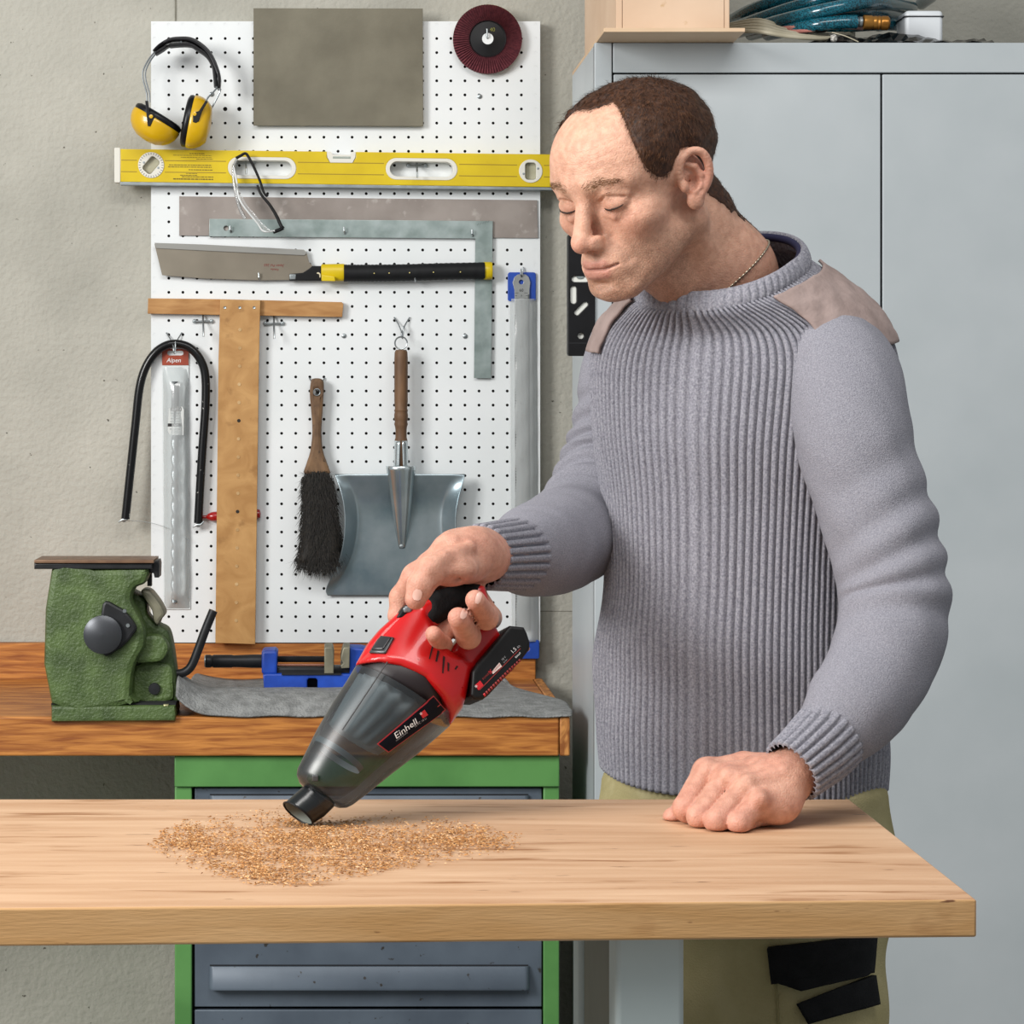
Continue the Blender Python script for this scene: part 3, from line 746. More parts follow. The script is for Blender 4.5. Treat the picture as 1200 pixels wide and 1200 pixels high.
for i in range(nr):
    for j in range(na): Fc.append((i * na + j, i * na + (j + 1) % na, (i + 1) * na + (j + 1) % na, (i + 1) * na + j))
mesh_obj('spiral', V, Fc, M_steel, t, autos=60)
lb = plate('label', t, pm('label_white', '#cfd2d0', rough=.5), [[(198, 478.5), (204, 476.5), (213.5, 476.5), (215.5, 480), (215, 510), (199, 509.5), (196.5, 505)]], 4.5645, .0006, 0)
for y0_, y1_, cc in ((477.5, 481.5, '#1b1b1b'), (496.2, 499.8, '#1b1b1b')):
    plate('label_band', t, M_ink, [[(197 + (3 if y0_ < 480 else -.5), y1_), (200 if y0_ < 480 else 196.5, y0_), (212.5, y0_), (212.5, y1_)]], 4.5639, .0003, 0)
wtext(t, 'ALPEN', 206.5, 479.5, 2.6, 4.5634, M_wink, 0, .01)
wtext(t, 'SDS', 206.5, 498, 2.2, 4.5634, M_wink, 0, .01)
for y_, w_ in ((484, 10), (487, 6), (490.2, 10), (493.6, 11), (502.4, 12), (504.6, 8), (506.6, 9)):
    plate('label_line', t, pm('label_grey', '#8c8f8e'), [rect(205 - w_ / 2, y_, 205 + w_ / 2, y_ + .8)], 4.5639, .0003, 0, smooth=False)
# clear sleeve: front sheet standing clear of the bit, closed at its edges
V = []; nx, ny = 10, 40
for j in range(ny + 1):
    for i in range(nx + 1):
        u, v = i / nx, j / ny
        V.append(P(190.5 + 31 * u + v * 1.7, 430 + v * 283, 4.5785 - .017 * (math.sin(math.pi * u) ** .6) * min(1, (1 - v) * 16 + .12) * min(1, v * 12 + .1) - .0008 * math.sin(v * 40 + u * 5)))
Fc = [(j * (nx + 1) + i, j * (nx + 1) + i + 1, (j + 1) * (nx + 1) + i + 1, (j + 1) * (nx + 1) + i) for j in range(ny) for i in range(nx)]
mesh_obj('clear_sleeve', V, Fc, M_bag, t, smooth=True)

# ---- ear defenders
t = thing('ear_defenders', 'yellow ear defenders with black headband hung above the level', 'ear defenders', P(205, 178, 4.53))
Ye = 4.515
def band(pts, w0, name, m, thick, half):
    rings = []
    pp = crom(pts, 6); n = len(pp)
    for i in range(n):
        a_, b_ = pp[max(i - 1, 0)], pp[min(i + 1, n - 1)]; tx, ty = b_[0] - a_[0], b_[1] - a_[1]; L = math.hypot(tx, ty); nx_, ny_ = -ty / L, tx / L
        th_ = thick(i / (n - 1)) / 2; x_, y_ = pp[i][0], pp[i][1]
        ring = []
        for k in range(12):
            an = 2 * math.pi * k / 12; ca, sa = math.cos(an), math.sin(an)
            ca = math.copysign(abs(ca) ** .5, ca); sa = math.copysign(abs(sa) ** .5, sa)
            ring.append(P(x_ + nx_ * th_ * ca, y_ + ny_ * th_ * ca, Ye) + Vector((0, half * sa, 0)))
        rings.append(ring)
    V, Fc = loft_geo(rings); return mesh_obj(name, V, Fc, m, t, autos=50)
arc = [(180.5, 61), (188, 54), (199, 48), (211, 46.5), (224, 47.5), (236, 54), (246, 64), (253, 78), (257, 92), (256.5, 105)]
band(arc, 3, 'headband', M_pad, lambda u: 3.5 + 2.5 * math.sin(math.pi * u), .017)
band([(182, 63.5), (190, 58.5), (200, 54), (222, 53), (232, 58), (243, 66), (250, 78), (252, 90), (253, 102)], 3, 'headband_pad', M_black, lambda u: 5.0 * math.sin(math.pi * min(1, u * 3 + .25)) ** .5 if u < .25 else 4.6, .013)
for dy_, dx_ in ((-.012, 0), (.012, 3)):
    MB().tube([P(x + dx_, y, Ye + dy_) for x, y in crom([(182, 60), (174, 70), (168, 82), (167.5, 92), (170, 102), (172, 110), (172.5, 120)], 5)], .0016, 7).obj('wire_arm', M_wire, t)
    MB().tube([P(x + dx_ * 1.2, y, Ye + dy_) for x, y in crom([(255, 102), (249, 109), (244, 114), (240, 121), (234, 130)] if dx_ == 0 else [(255, 104), (253, 110), (248, 120), (244, 127), (236, 134)], 5)], .0016, 7).obj('wire_arm', M_wire, t)
def cup(c_, ang, rlong, depth, flip):
    """ear cup: domed yellow shell with a black cushion; ang = picture direction the dome faces (degrees, clockwise)"""
    a_ = math.radians(ang); d = Vector((math.cos(a_), 0, -math.sin(a_))); s2 = Vector((math.sin(a_), 0, math.cos(a_)))
    o = P(c_[0], c_[1], Ye); k = Ye / F
    def rings(prof):
        out = []
        for r_, h_, rs in prof:
            out.append([o + d * h_ * k + s2 * (r_ * k * math.cos(q)) + Vector((0, 1, 0)) * (rs * k * math.sin(q)) for q in [2 * math.pi * j / 28 for j in range(28)]])
        return out
    V, Fc = loft_geo(rings([(rlong * .97, -1.5, 23), (rlong, 0, 24), (rlong * 1.0, 4, 24), (rlong * .96, 9, 23.5), (rlong * .86, 15, 21.5), (rlong * .68, 20.5, 18), (rlong * .42, depth * .95, 12), (rlong * .15, depth, 5)]))
    sh = mesh_obj('ear_cup', V, Fc, M_muff, t, autos=60)
    V, Fc = loft_geo(rings([(rlong * .5, -9, 12), (rlong * .85, -8.6, 21), (rlong * .97, -6.5, 23.5), (rlong * .99, -4, 24), (rlong * .97, -1.2, 23.5)]))
    mesh_obj('cushion', V, Fc, M_pad, t, autos=60)
cup((183.5, 142), 121, 31, 26, 0)
cup((224.5, 142.5), 11, 31.5, 23, 1)
ff = 4.478
plate('arm_yoke', t, M_black, [[(170, 118), (173.5, 118), (175, 131), (181, 133), (181.5, 137), (176, 148), (173, 147.5), (171.5, 133)]], ff + .004, .004, .0008)
plate('arm_yoke', t, M_black, [[(241, 117.5), (243.5, 119), (237, 130), (233, 142), (229.5, 144), (226, 143), (226, 132), (233, 130)]], ff + .004, .004, .0008)
for x_, y_ in ((177, 136.5), (228, 133.5)):
    MB().lathe([(0, 0), (.0036, 0), (.0034, .0014), (0, .002)], P(x_, y_, ff), (0, -1, 0), 12).obj('pivot', M_muff, t)

# ---- safety glasses
t = thing('safety_glasses', 'clear safety glasses with black temples hooked over the yellow level', 'safety glasses', P(300, 273, 4.52))
def ribbon(name, pts, w, m, Y0, Y1, half):
    """flat strap along a px path; depth runs Y0..Y1"""
    pp = crom(pts, 6); n = len(pp); rings = []
    for i in range(n):
        a_, b_ = pp[max(i - 1, 0)], pp[min(i + 1, n - 1)]; tx, ty = b_[0] - a_[0], b_[1] - a_[1]; L = math.hypot(tx, ty); nx_, ny_ = -ty / L, tx / L
        u = i / (n - 1); h_ = (w(u) if callable(w) else w) / 2; Y = Y0 + (Y1 - Y0) * u
        rings.append([P(pp[i][0] + nx_ * h_ * math.cos(q), pp[i][1] + ny_ * h_ * math.cos(q), Y) + Vector((0, half * math.sin(q), 0)) for q in [2 * math.pi * j / 10 for j in range(10)]])
    V, Fc = loft_geo(rings); return mesh_obj(name, V, Fc, m, t, autos=60)
ribbon('temple', [(276.5, 185.5), (282, 182.5), (288, 180), (293, 187), (299, 199), (305, 213), (308.5, 224), (312, 229.5), (314, 228)], lambda u: 3.6 - 1.0 * u, M_black, 4.535, 4.532, .003)
ribbon('temple', [(301.5, 217), (303.5, 223), (308, 230.5), (316, 240), (324, 253), (329, 264), (332, 268)], lambda u: 2.6 + 1.8 * u, M_black, 4.530, 4.522, .003)
ribbon('frame_corner', [(332, 267), (327, 269.5), (320, 272)], 4.5, M_black, 4.522, 4.516, .004)
ribbon('lens_edge', [(277.5, 186), (273.5, 197), (274, 212), (277, 229), (281, 244), (287, 256)], lambda u: 3 + 1.6 * u, M_lens, 4.532, 4.526, .005)
ribbon('lens_edge', [(274, 196), (277.5, 214), (279, 228), (283, 238), (292, 250), (302, 262), (309, 271), (322, 270.5)], lambda u: 2.2, pm('white_clear', '#d9dcdc', rough=.15), 4.528, 4.514, .002)
V = []
A_ = crom([(276, 214), (279, 228), (283, 238), (292, 250), (302, 262), (309, 271)], 5); B_ = crom([(281, 226), (285, 232), (291, 242), (299, 251), (308, 262), (318, 270)], 5)
for i in range(len(A_)):
    for k in range(5):
        u = k / 4; V.append(P(A_[i][0] * (1 - u) + B_[i][0] * u, A_[i][1] * (1 - u) + B_[i][1] * u, 4.526 - .02 * u - .010 * math.sin(math.pi * u)))
Fc = [(i * 5 + k, i * 5 + k + 1, (i + 1) * 5 + k + 1, (i + 1) * 5 + k) for i in range(len(A_) - 1) for k in range(4)]
mesh_obj('lens', V, Fc, M_lens, t, smooth=True)

# ---- hand brush
t = thing('hand_brush', 'hand brush with worn wooden handle and dark bristles beside the dustpan', 'brush', P(371, 670, 4.56))
hp = crom([(366.5, 443.8), (376, 443.8), (379.5, 449), (379, 465), (377.8, 485), (376.6, 507), (378.5, 528), (383, 542), (385.5, 549), (385, 556), (357.5, 556), (358.5, 545), (363.5, 529), (366, 505), (364.5, 480), (363, 462), (364, 449)], 3, True)
plate('handle', t, M_brushw, [hp, circ(371.3, 459.5, 3.3, 14)], 4.572, .020, .006)
V, Fc = tube_geo(circ3 := [P(371.3 + 3.9 * math.cos(a), 459.5 + 3.9 * math.sin(a), 4.552) for a in [2 * math.pi * i / 16 for i in range(16)]], .0012, 6, True)
mesh_obj('eyelet', V, Fc, M_wire, t)
bl = crom([(357, 555), (354, 580), (351, 635), (347, 655), (351, 663), (370, 667), (390, 666), (399, 652), (401, 633), (395, 593), (388, 556)], 5, True)
blp = np.array([(q[0], q[1]) for q in bl]); Yb_ = 4.556
kk = Yb_ / F
def sd_br(p):
    q = np.stack([p[:, 0] / kk + CX, CY - (p[:, 2] - CZ) / kk], 1)
    d2 = poly_sd(q, blp) * kk
    return smax(d2 + .003, np.abs(p[:, 1] - Yb_) - .020, .018)
lo_ = P(340, 672, Yb_); hi_ = P(410, 550, Yb_)
V, Fc = nets(sd_br, (lo_.x, Yb_ - .03, lo_.z), (hi_.x, Yb_ + .03, hi_.z), .004)
M_brist = pm('bristle', '#0a0908', '#2a251f', 300, rough=.6, spec=.3)
mesh_obj('bristle_core', V, Fc, M_brist, t, smooth=True)
rb = random.Random(5); mb = MB()
bx0, bx1, by0, by1 = blp[:, 0].min(), blp[:, 0].max(), blp[:, 1].min(), blp[:, 1].max()
cnt = 0
cand = np.stack([np.random.uniform(bx0, bx1, 9000), np.random.uniform(by0, by1, 9000)], 1); sdv = poly_sd(cand, blp)
for (x, y), d_ in zip(cand, sdv):
    if d_ > 0 or cnt > 3600: continue
    cnt += 1
    u = (x - 374) / 24; dep = -.020 * math.sqrt(max(0, 1 - u * u)) * rb.uniform(.8, 1.15)
    ang = math.radians(90 + -u * 16 + rb.gauss(0, 17)); L = rb.uniform(7, 15) * (1.2 if y > 640 else 1)
    x2, y2 = x + L * math.cos(ang), y + L * math.sin(ang)
    w = .45
    p0, p1, p2 = P(x - w, y, Yb_ + dep), P(x + w, y, Yb_ + dep), P(x2, y2, Yb_ + dep - rb.uniform(-.001, .006))
    mb.add([p0, p1, p2], [(0, 1, 2)])
for k in range(60):
    x = rb.uniform(356, 388); u = (x - 372) / 16; ang = math.radians(-90 + u * 75 + rb.gauss(0, 18)); L = rb.uniform(5, 13)
    p = P(x, 557, Yb_ - .012); q = P(x + L * math.cos(ang), 557 + L * math.sin(ang) * .7, Yb_ - .016); w = Vector((.0006, 0, 0))
    mb.add([p - w, p + w, q], [(0, 1, 2)])
mb.obj('bristles', M_brist, t, smooth=False, stuff=True)

# ---- dustpan
t = thing('dustpan', 'galvanised dustpan with turned wooden handle hanging by its ring', 'dustpan', P(470, 699, 4.57))
rws = [(555.5, [(391.5, .030), (408, .034), (470, .036), (530, .034), (545.5, .030)]),
       (566, [(396, .034), (411, .028), (470, .028), (525, .028), (543, .034)]),
       (579, [(400, .040), (415, .018), (470, .018), (520.5, .018), (539, .040)]),
       (592, [(402.5, .042), (417.5, .011), (470, .011), (518.5, .011), (536, .042)]),
       (608, [(404, .042), (419, .009), (470, .009), (517, .009), (534, .042)]),
       (633, [(403, .040), (417, .008), (470, .008), (519, .008), (535, .040)]),
       (656, [(398, .034), (411, .007), (470, .007), (526, .007), (541, .034)]),
       (676, [(388, .022), (401, .006), (470, .006), (537, .006), (550, .022)]),
       (692, [(380, .009), (391, .005), (470, .005), (547, .005), (558, .009)]),
       (698, [(384, .005), (389, .004), (470, .004), (549, .004), (555, .005)])]
V = []; Fc = []
sub_u = []
for y_, r_ in rws:
    row = []
    for k in range(4):
        for q in range(6):
            u = q / 6; row.append((r_[k][0] * (1 - u) + r_[k + 1][0] * u, y_, r_[k][1] * (1 - u) + r_[k + 1][1] * u))
    row.append((r_[4][0], y_, r_[4][1])); V += [P(x, y, YB - d_ - .002) for x, y, d_ in row]
w_ = 25
for j in range(len(rws) - 1):
    for i in range(w_ - 1): Fc.append((j * w_ + i, j * w_ + i + 1, (j + 1) * w_ + i + 1, (j + 1) * w_ + i))
o = mesh_obj('pan', V, Fc, M_pan, t, smooth=True)
sb = o.modifiers.new('sub', 'SUBSURF'); sb.levels = 1; sb.render_levels = 2
so = o.modifiers.new('sol', 'SOLIDIFY'); so.thickness = .0015; so.offset = 1
V = []; NN = 14
for j in range(21):
    v = j / 20; y_ = 546 + v * 96; r_ = (13.5 * (1 - v) ** .85 + 3.2) * YB / F; yc = YB - .008 - .030 * (1 - v) ** 1.2
    for i in range(NN):
        a = math.pi * i / (NN - 1); V.append(P(470 + 1.2 * v, y_, yc) + Vector((-r_ * math.cos(a), -r_ * .8 * math.sin(a), 0)))
Fc = [(j * NN + i, j * NN + i + 1, (j + 1) * NN + i + 1, (j + 1) * NN + i) for j in range(20) for i in range(NN - 1)]
o = mesh_obj('socket_rib', V, Fc, pm('bright_zinc', '#b4bfc2', '#d3dadb', 14, rough=.22, metal=.85), t, smooth=True)
o.modifiers.new('sol', 'SOLIDIFY').thickness = .0015
MB().lathe([(0, 0), (.004, .0005), (.0035, .003), (0, .004)], P(470.5, 640, YB - .012), (0, -1, 0), 12).obj('rivet', M_steel, t)
Yh = YB - .036; s_ = Yh / F
MB().lathe([(0, 0), (6.2 * s_, 0), (7.6 * s_, 3 * s_), (7.9 * s_, 10 * s_), (7.9 * s_, 60 * s_), (7.2 * s_, 69 * s_), (8.2 * s_, 71 * s_), (7.5 * s_, 73 * s_), (8.1 * s_, 76 * s_), (8.1 * s_, 82 * s_), (7.3 * s_, 84 * s_), (8.0 * s_, 87 * s_), (7.2 * s_, 90 * s_), (6.6 * s_, 94 * s_), (6.7 * s_, 103 * s_), (7.6 * s_, 106 * s_), (6.8 * s_, 110 * s_), (5.6 * s_, 130 * s_), (4.5 * s_, 137 * s_)], P(470, 410, Yh), (0, 0, -1), 24).obj('handle', M_bronze, t)
V = []; NN = 22
for j in range(9):
    v = j / 8; y_ = 516.5 + v * 32; r_ = (7.8 + .9 * v) * s_; gap = .30 + .25 * v
    for i in range(NN):
        a = -math.pi / 2 + gap * .5 + (2 * math.pi - gap) * i / (NN - 1); V.append(P(470, y_, Yh) + Vector((r_ * math.cos(a), r_ * math.sin(a), 0)))
Fc = [(j * NN + i, j * NN + i + 1, (j + 1) * NN + i + 1, (j + 1) * NN + i) for j in range(8) for i in range(NN - 1)]
o = mesh_obj('ferrule', V, Fc, MATS['bright_zinc'], t, smooth=True); o.modifiers.new('sol', 'SOLIDIFY').thickness = .0012
V, Fc = tube_geo([P(470 + 7.2 * math.cos(a), 402 + 7.2 * math.sin(a), Yh) for a in [2 * math.pi * i / 24 for i in range(24)]], .0014, 7, True); mesh_obj('ring', V, Fc, M_wire, t)

# ---- steel rule in its sleeve
t = thing('steel_rule', 'long steel rule in a clear sleeve with blue ends', 'ruler', P(612, 772, 4.57))
plate('sleeve_top', t, M_blue, [rrect(595, 319, 628, 353, 3)], 4.5785, .004, .0008)
plate('sleeve_bottom', t, M_blue, [rrect(598, 750, 632, 772, 2.5), circ(617, 760, 4, 16)], 4.5785, .005, .0008)
rl = [(603, 340), (600.8, 331), (603, 324.5), (607, 321.5), (616, 321.5), (619.5, 324.5), (621.5, 331), (620.5, 339), (620.5, 342), (622, 738), (604, 738)]
plate('rule', t, M_rule, [rl, circ(610.8, 330.5, 2.8, 14)], 4.5725, .002, .0003)
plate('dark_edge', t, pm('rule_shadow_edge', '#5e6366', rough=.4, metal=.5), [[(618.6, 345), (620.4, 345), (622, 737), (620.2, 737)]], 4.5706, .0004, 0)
tk = []
for k in range(118):
    y_ = 343 + k * 3.32; L = 4 if k % 2 == 0 else 2.4; x_ = 603.5 + (y_ - 343) / 395 * 1
    tk.append(rect(x_, y_, x_ + L, y_ + .55)); tk.append(rect(x_ + 15 - L, y_, x_ + 15, y_ + .55))
plate('graduations', t, pm('rule_ink', '#44484a'), tk, 4.5706, .0003, 0, smooth=False, stuff=True)
for k in range(60):
    y_ = 340 + k * 6.62
    wtext(t, str(60 - k) if k % 10 == 0 else str((60 - k) % 10), 611 + k * .016, y_, 3.4 if k % 10 == 0 else 2.4, 4.5702, M_ink if k % 10 == 0 else MATS['rule_ink'], 0, .02 if k % 10 == 0 else 0)
V = []; nx, ny = 8, 40
for j in range(ny + 1):
    for i in range(nx + 1):
        u, v = i / nx, j / ny
        V.append(P(597 + 32 * u + v * 2.4, 350 + v * 402, 4.5785 - .011 * (math.sin(math.pi * min(1, max(0, u))) ** .5) - .0006 * math.sin(v * 55 + u * 6)))
Fc = [(j * (nx + 1) + i, j * (nx + 1) + i + 1, (j + 1) * (nx + 1) + i + 1, (j + 1) * (nx + 1) + i) for j in range(ny) for i in range(nx)]
mesh_obj('clear_sleeve', V, Fc, M_bag, t, smooth=True)

# ---- small black level on the cupboard side
t = thing('torpedo_level', 'short black spirit level stuck upright to the cupboard side', 'level', P(682, 417, 3.95))
dg = [(0, 0)]
def slot(cx_, cy_, L, w, ang):
    a = math.radians(ang); return [(cx_ + u * math.cos(a) - v * math.sin(a), cy_ + u * math.sin(a) + v * math.cos(a)) for u, v in rrect(-L / 2, -w / 2, L / 2, w / 2, w / 2 - .05)]
sl = [slot(680, 327, 21, 7.5, 0), slot(672, 345.5, 21.5, 7.4, 90), slot(681, 361.5, 20.5, 6.6, -45), circ(680.6, 393.5, 3.7, 18)]
lo_b = plate('body', t, M_black, [rrect(665.6, 274, 697.5, 417, 3)] + sl, 3.968, .022, .001)
for q in sl[:3]:
    plate('vial_window', t, pm('vial_white', '#dfe0da', rough=.25), [q], 3.966, .016, .001)
plate('bolt_hole', t, MATS['vial_white'], [sl[3]], 3.966, .014, 0)
plate('bubble', t, pm('bubble_grey', '#7c8484', rough=.2), [crom([(676, 323.6), (684, 323.6), (682.5, 326.5), (677.5, 326.5)], 4, True)], 3.951, .003, .0005)
plate('end_line', t, M_gap, [rect(666, 401.5, 696.5, 402.7)], 3.9462, .0006, 0)
# ================================================================== green bench vise
M_vg = pm('vise_green', '#40522b', '#586d3c', 26, rough=.45, bump=.002, bscale=240, c3='#3b4f24', s3=18, lo3=.6, hi3=.75)
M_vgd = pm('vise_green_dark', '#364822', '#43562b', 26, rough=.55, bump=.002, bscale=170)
M_cast = pm('worn_iron', '#6f6c5c', '#8a8672', 30, rough=.5, metal=.3)
M_iron = pm('dark_iron', '#1c1d1f', '#26272a', 40, rough=.45, metal=.3)
Yv = 4.10
t = thing('bench_vise', 'green cast bench vise with black bent handle on the rear workbench', 'vise', P(150, 838, Yv))
def vplate(name, m, pts, Yc, half, bev=.006, k=3, sm=True):
    pp = crom(pts, k, True) if sm else pts
    return plate(name, t, m, [pp], Yc + half, 2 * half, bev)
# moving jaw body with swept waist
vplate('jaw_body', M_vg, [(60, 668), (110, 667), (160, 666), (173, 667), (173, 676), (169, 684), (160, 688), (155, 694), (154, 704), (160, 716), (166, 728), (170, 742), (169, 758), (161, 772), (155, 790), (153, 815), (156, 825), (60, 825)], Yv - .045, .040, .010)
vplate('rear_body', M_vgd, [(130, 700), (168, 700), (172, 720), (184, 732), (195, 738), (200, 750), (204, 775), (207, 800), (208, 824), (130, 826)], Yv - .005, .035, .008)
vplate('jaw_support', M_cast, [(165, 694), (169, 691), (176, 693), (183, 701), (189, 710), (193, 720), (188, 727), (185, 733), (180, 728), (178, 716), (172, 706)], Yv - .02, .030, .005)
vplate('slide_boss', M_vg, [(152, 757), (165, 748), (178, 744), (190, 746), (197, 756), (196, 766), (188, 775), (172, 777), (158, 776)], Yv - .045, .02, .006)
MB().lathe([(0, 0), (.0095, 0), (.009, .004), (0, .0045)], P(181, 807, Yv - .046), (0, -1, 0), 18).obj('pivot_bolt', M_iron, t)
vplate('side_cheek', M_vg, [(158, 780), (198, 778), (203, 800), (204, 815), (198, 822), (158, 823)], Yv - .025, .02, .006)
plate('jaw_insert', t, pm('copper_jaw', '#6e5240', '#84664f', 40, rough=.45, metal=.4), [rect(40, 656.5, 180, 660)], Yv + .02, .11, .001)
plate('jaw_plate', t, M_iron, [rect(40, 660.3, 178, 667)], Yv + .015, .10, .002)
plate('jaw_tip', t, M_iron, [[(174, 658), (185.5, 657), (186.5, 662), (186, 677), (181, 677), (180, 672), (175, 671)]], Yv - .01, .06, .002)
plate('jaw_pin', t, M_iron, [rect(172.5, 672, 177.5, 687)], Yv - .01, .02, .002)
pp = crom([(120, 708), (138, 711), (150, 720), (160, 735), (156, 744), (148, 754), (138, 762), (120, 766)], 4, True)
plate('screw_flange', t, M_iron, [pp], Yv - .083, .012, .004)
MB().lathe([(0, 0), (.026, 0), (.030, .004), (.030, .012), (.022, .016), (0, .018)], P(121, 743, Yv - .092), (0, -1, 0), 32).obj('screw_head', pm('grey_iron', '#4a4c50', rough=.35, metal=.6), t)
for x_, y_ in ((150, 733), (146, 716)):
    MB().lathe([(0, 0), (.0035, 0), (.003, .002), (0, .002)], P(x_, y_, Yv - .095), (0, -1, 0), 10).obj('flange_screw', M_steel, t)
vplate('swivel_base', M_vg, [(60, 827), (205, 827), (206, 838), (205, 845), (60, 846)], Yv - .03, .055, .005, sm=False)
plate('base_gap', t, M_gap, [rect(60, 824, 206, 828)], Yv + .0, .075, 0)
plate('base_bolt', t, pm('zinc_bolt', '#b9b48a', rough=.35, metal=.6), [rect(191.5, 825.5, 197.5, 832)], Yv - .07, .012, .002)
MB().tube([P(x, y, Yv - .02) for x, y in crom([(203, 790), (212, 789), (219, 786), (225, 779), (232, 762), (240, 740), (250, 715.5)], 5)], 5.2 / F * Yv, 14).obj('handle', M_iron, t)
# ================================================================== blue drill-press vise
M_vb = pm('vise_blue', '#123a96', '#1a4bb4', 30, rough=.45, c3='#9fb2d8', s3=90, lo3=.70, hi3=.72)
Ym = 4.20
t = thing('machine_vise', 'small blue drill press vise with black knurled handle on the rubber mat', 'vise', P(370, 808, Ym))
def mp(name, m, pts, Yc, half, bev=.002): return plate(name, t, m, [pts], Yc + half, 2 * half, bev)
mp('base', M_vb, [(308, 791), (312, 790), (470, 790), (470, 808.5), (372, 808.5), (372, 797), (370, 795), (362, 795), (360, 797), (360, 808.5), (309.5, 808.5)], Ym, .045)
mp('slot_wall', M_gap, [(359, 795), (373, 795), (373, 808.4), (359, 808.4)], Ym + .01, .03, 0)
mp('front_block', M_vb, [(306.5, 765), (309, 763), (322, 762.5), (325, 765), (324.5, 790.5), (309, 791), (306.5, 788)], Ym, .035, .004)
mp('slide_bed', M_iron, [(324, 783), (470, 783), (470, 790.5), (324, 790.5)], Ym, .028)
V, Fc = tube_geo([P(324 + k * .55, 772.5, Ym - .012) for k in range(105)], [(.0056 if k % 2 else .0048) for k in range(105)], 12)
mesh_obj('screw', V, Fc, M_iron, t, smooth=False)
MB().tube([P(324, 779.5, Ym - .015), P(382, 779.5, Ym - .015)], .0026, 8).obj('guide_rod', pm('copper_rod', '#6a4436', rough=.35, metal=.6), t)
mp('jaw', M_cast, [(380, 760), (381, 758.5), (389, 758.5), (390.5, 761), (391.5, 768), (391, 789.5), (380, 789.5)], Ym - .01, .040)
mp('jaw', M_cast, [(401.5, 761), (403, 758.5), (410, 758.5), (409.5, 783), (400, 783.5), (399, 780), (402, 777), (399, 773), (399.5, 769)], Ym - .01, .040)
mp('moving_block', M_vb, [(410, 759.5), (424, 760), (440, 764), (440, 790), (409.5, 790)], Ym, .036, .003)
s_ = Ym / F
MB().lathe([(0, 0), (7.0 * s_, 0), (7.6 * s_, 1.5 * s_), (7.6 * s_, 6 * s_), (6.6 * s_, 8 * s_), (7.6 * s_, 10 * s_), (7.6 * s_, 31 * s_), (7.0 * s_, 33 * s_), (7.4 * s_, 45 * s_), (7.9 * s_, 55 * s_), (7.9 * s_, 67 * s_)], P(240.5, 774.8, Ym), (1, 0, 0), 20).obj('handle', M_iron, t)
MB().lathe([(0, 0), (6.3 * s_, 0), (7.2 * s_, .8 * s_), (7.2 * s_, 2.4 * s_)], P(239.6, 774.8, Ym), (1, 0, 0), 20).obj('handle_end', M_steel, t)
mp('slide_foot', M_gap, rect(330, 789.5, 400, 791), Ym - .02, .028, 0)

# ================================================================== on top of the cupboard
M_birch = pm('birch_ply', '#c9aa88', '#d6b999', 5, stretch=(1, 1, 3), rough=.6, c3='#b98d66', s3=22, lo3=.68, hi3=.8)
M_box = pm('fibreboard_box', '#cdb095', '#d6bba1', 8, rough=.7, c3='#b89568', s3=30, lo3=.68, hi3=.76)
M_plyedge = pm('ply_edge', '#b98f62', '#c9a376', 12, stretch=(2, 2, 30), rough=.6)
zp = ZC + .0005
t = thing('plywood_sheet', 'plywood sheet overhanging the front of the cupboard top', 'plywood sheet', (.5, 3.95, zp))
V = [(.393, 3.838, zp), (.605, 3.838, zp), (.605, 4.40, zp), (.393, 4.40, zp)]
MB().box(.3935, .6055, 3.838, 4.36, zp, zp + .0062).obj('sheet', M_birch, t, bevel=.0008)
t = thing('wooden_box', 'pale wooden box standing on the plywood sheet', 'box', (.5, 4.15, zp + .0065))
bx0, bx1 = Xp(722, 3.925), Xp(855, 3.925); zb0 = zp + .0066
MB().box(bx0 + .010, bx1 - .008, 3.925, 3.937, zb0, zb0 + .3).obj('front_panel', M_box, t, bevel=.001)
MB().box(bx0, bx0 + .0095, 3.925, 4.43, zb0, zb0 + .3).obj('side_panel', M_box, t, bevel=.001)
MB().box(bx1 - .0075, bx1, 3.925, 4.43, zb0, zb0 + .3).obj('side_panel', M_box, t, bevel=.001)
MB().box(bx0 + .010, bx1 - .008, 4.42, 4.43, zb0, zb0 + .3).obj('back_panel', M_box, t, bevel=.001)
MB().box(bx0 + .010, bx1 - .008, 3.94, 4.42, zb0 + .29, zb0 + .3).obj('lid', M_box, t, bevel=.001)
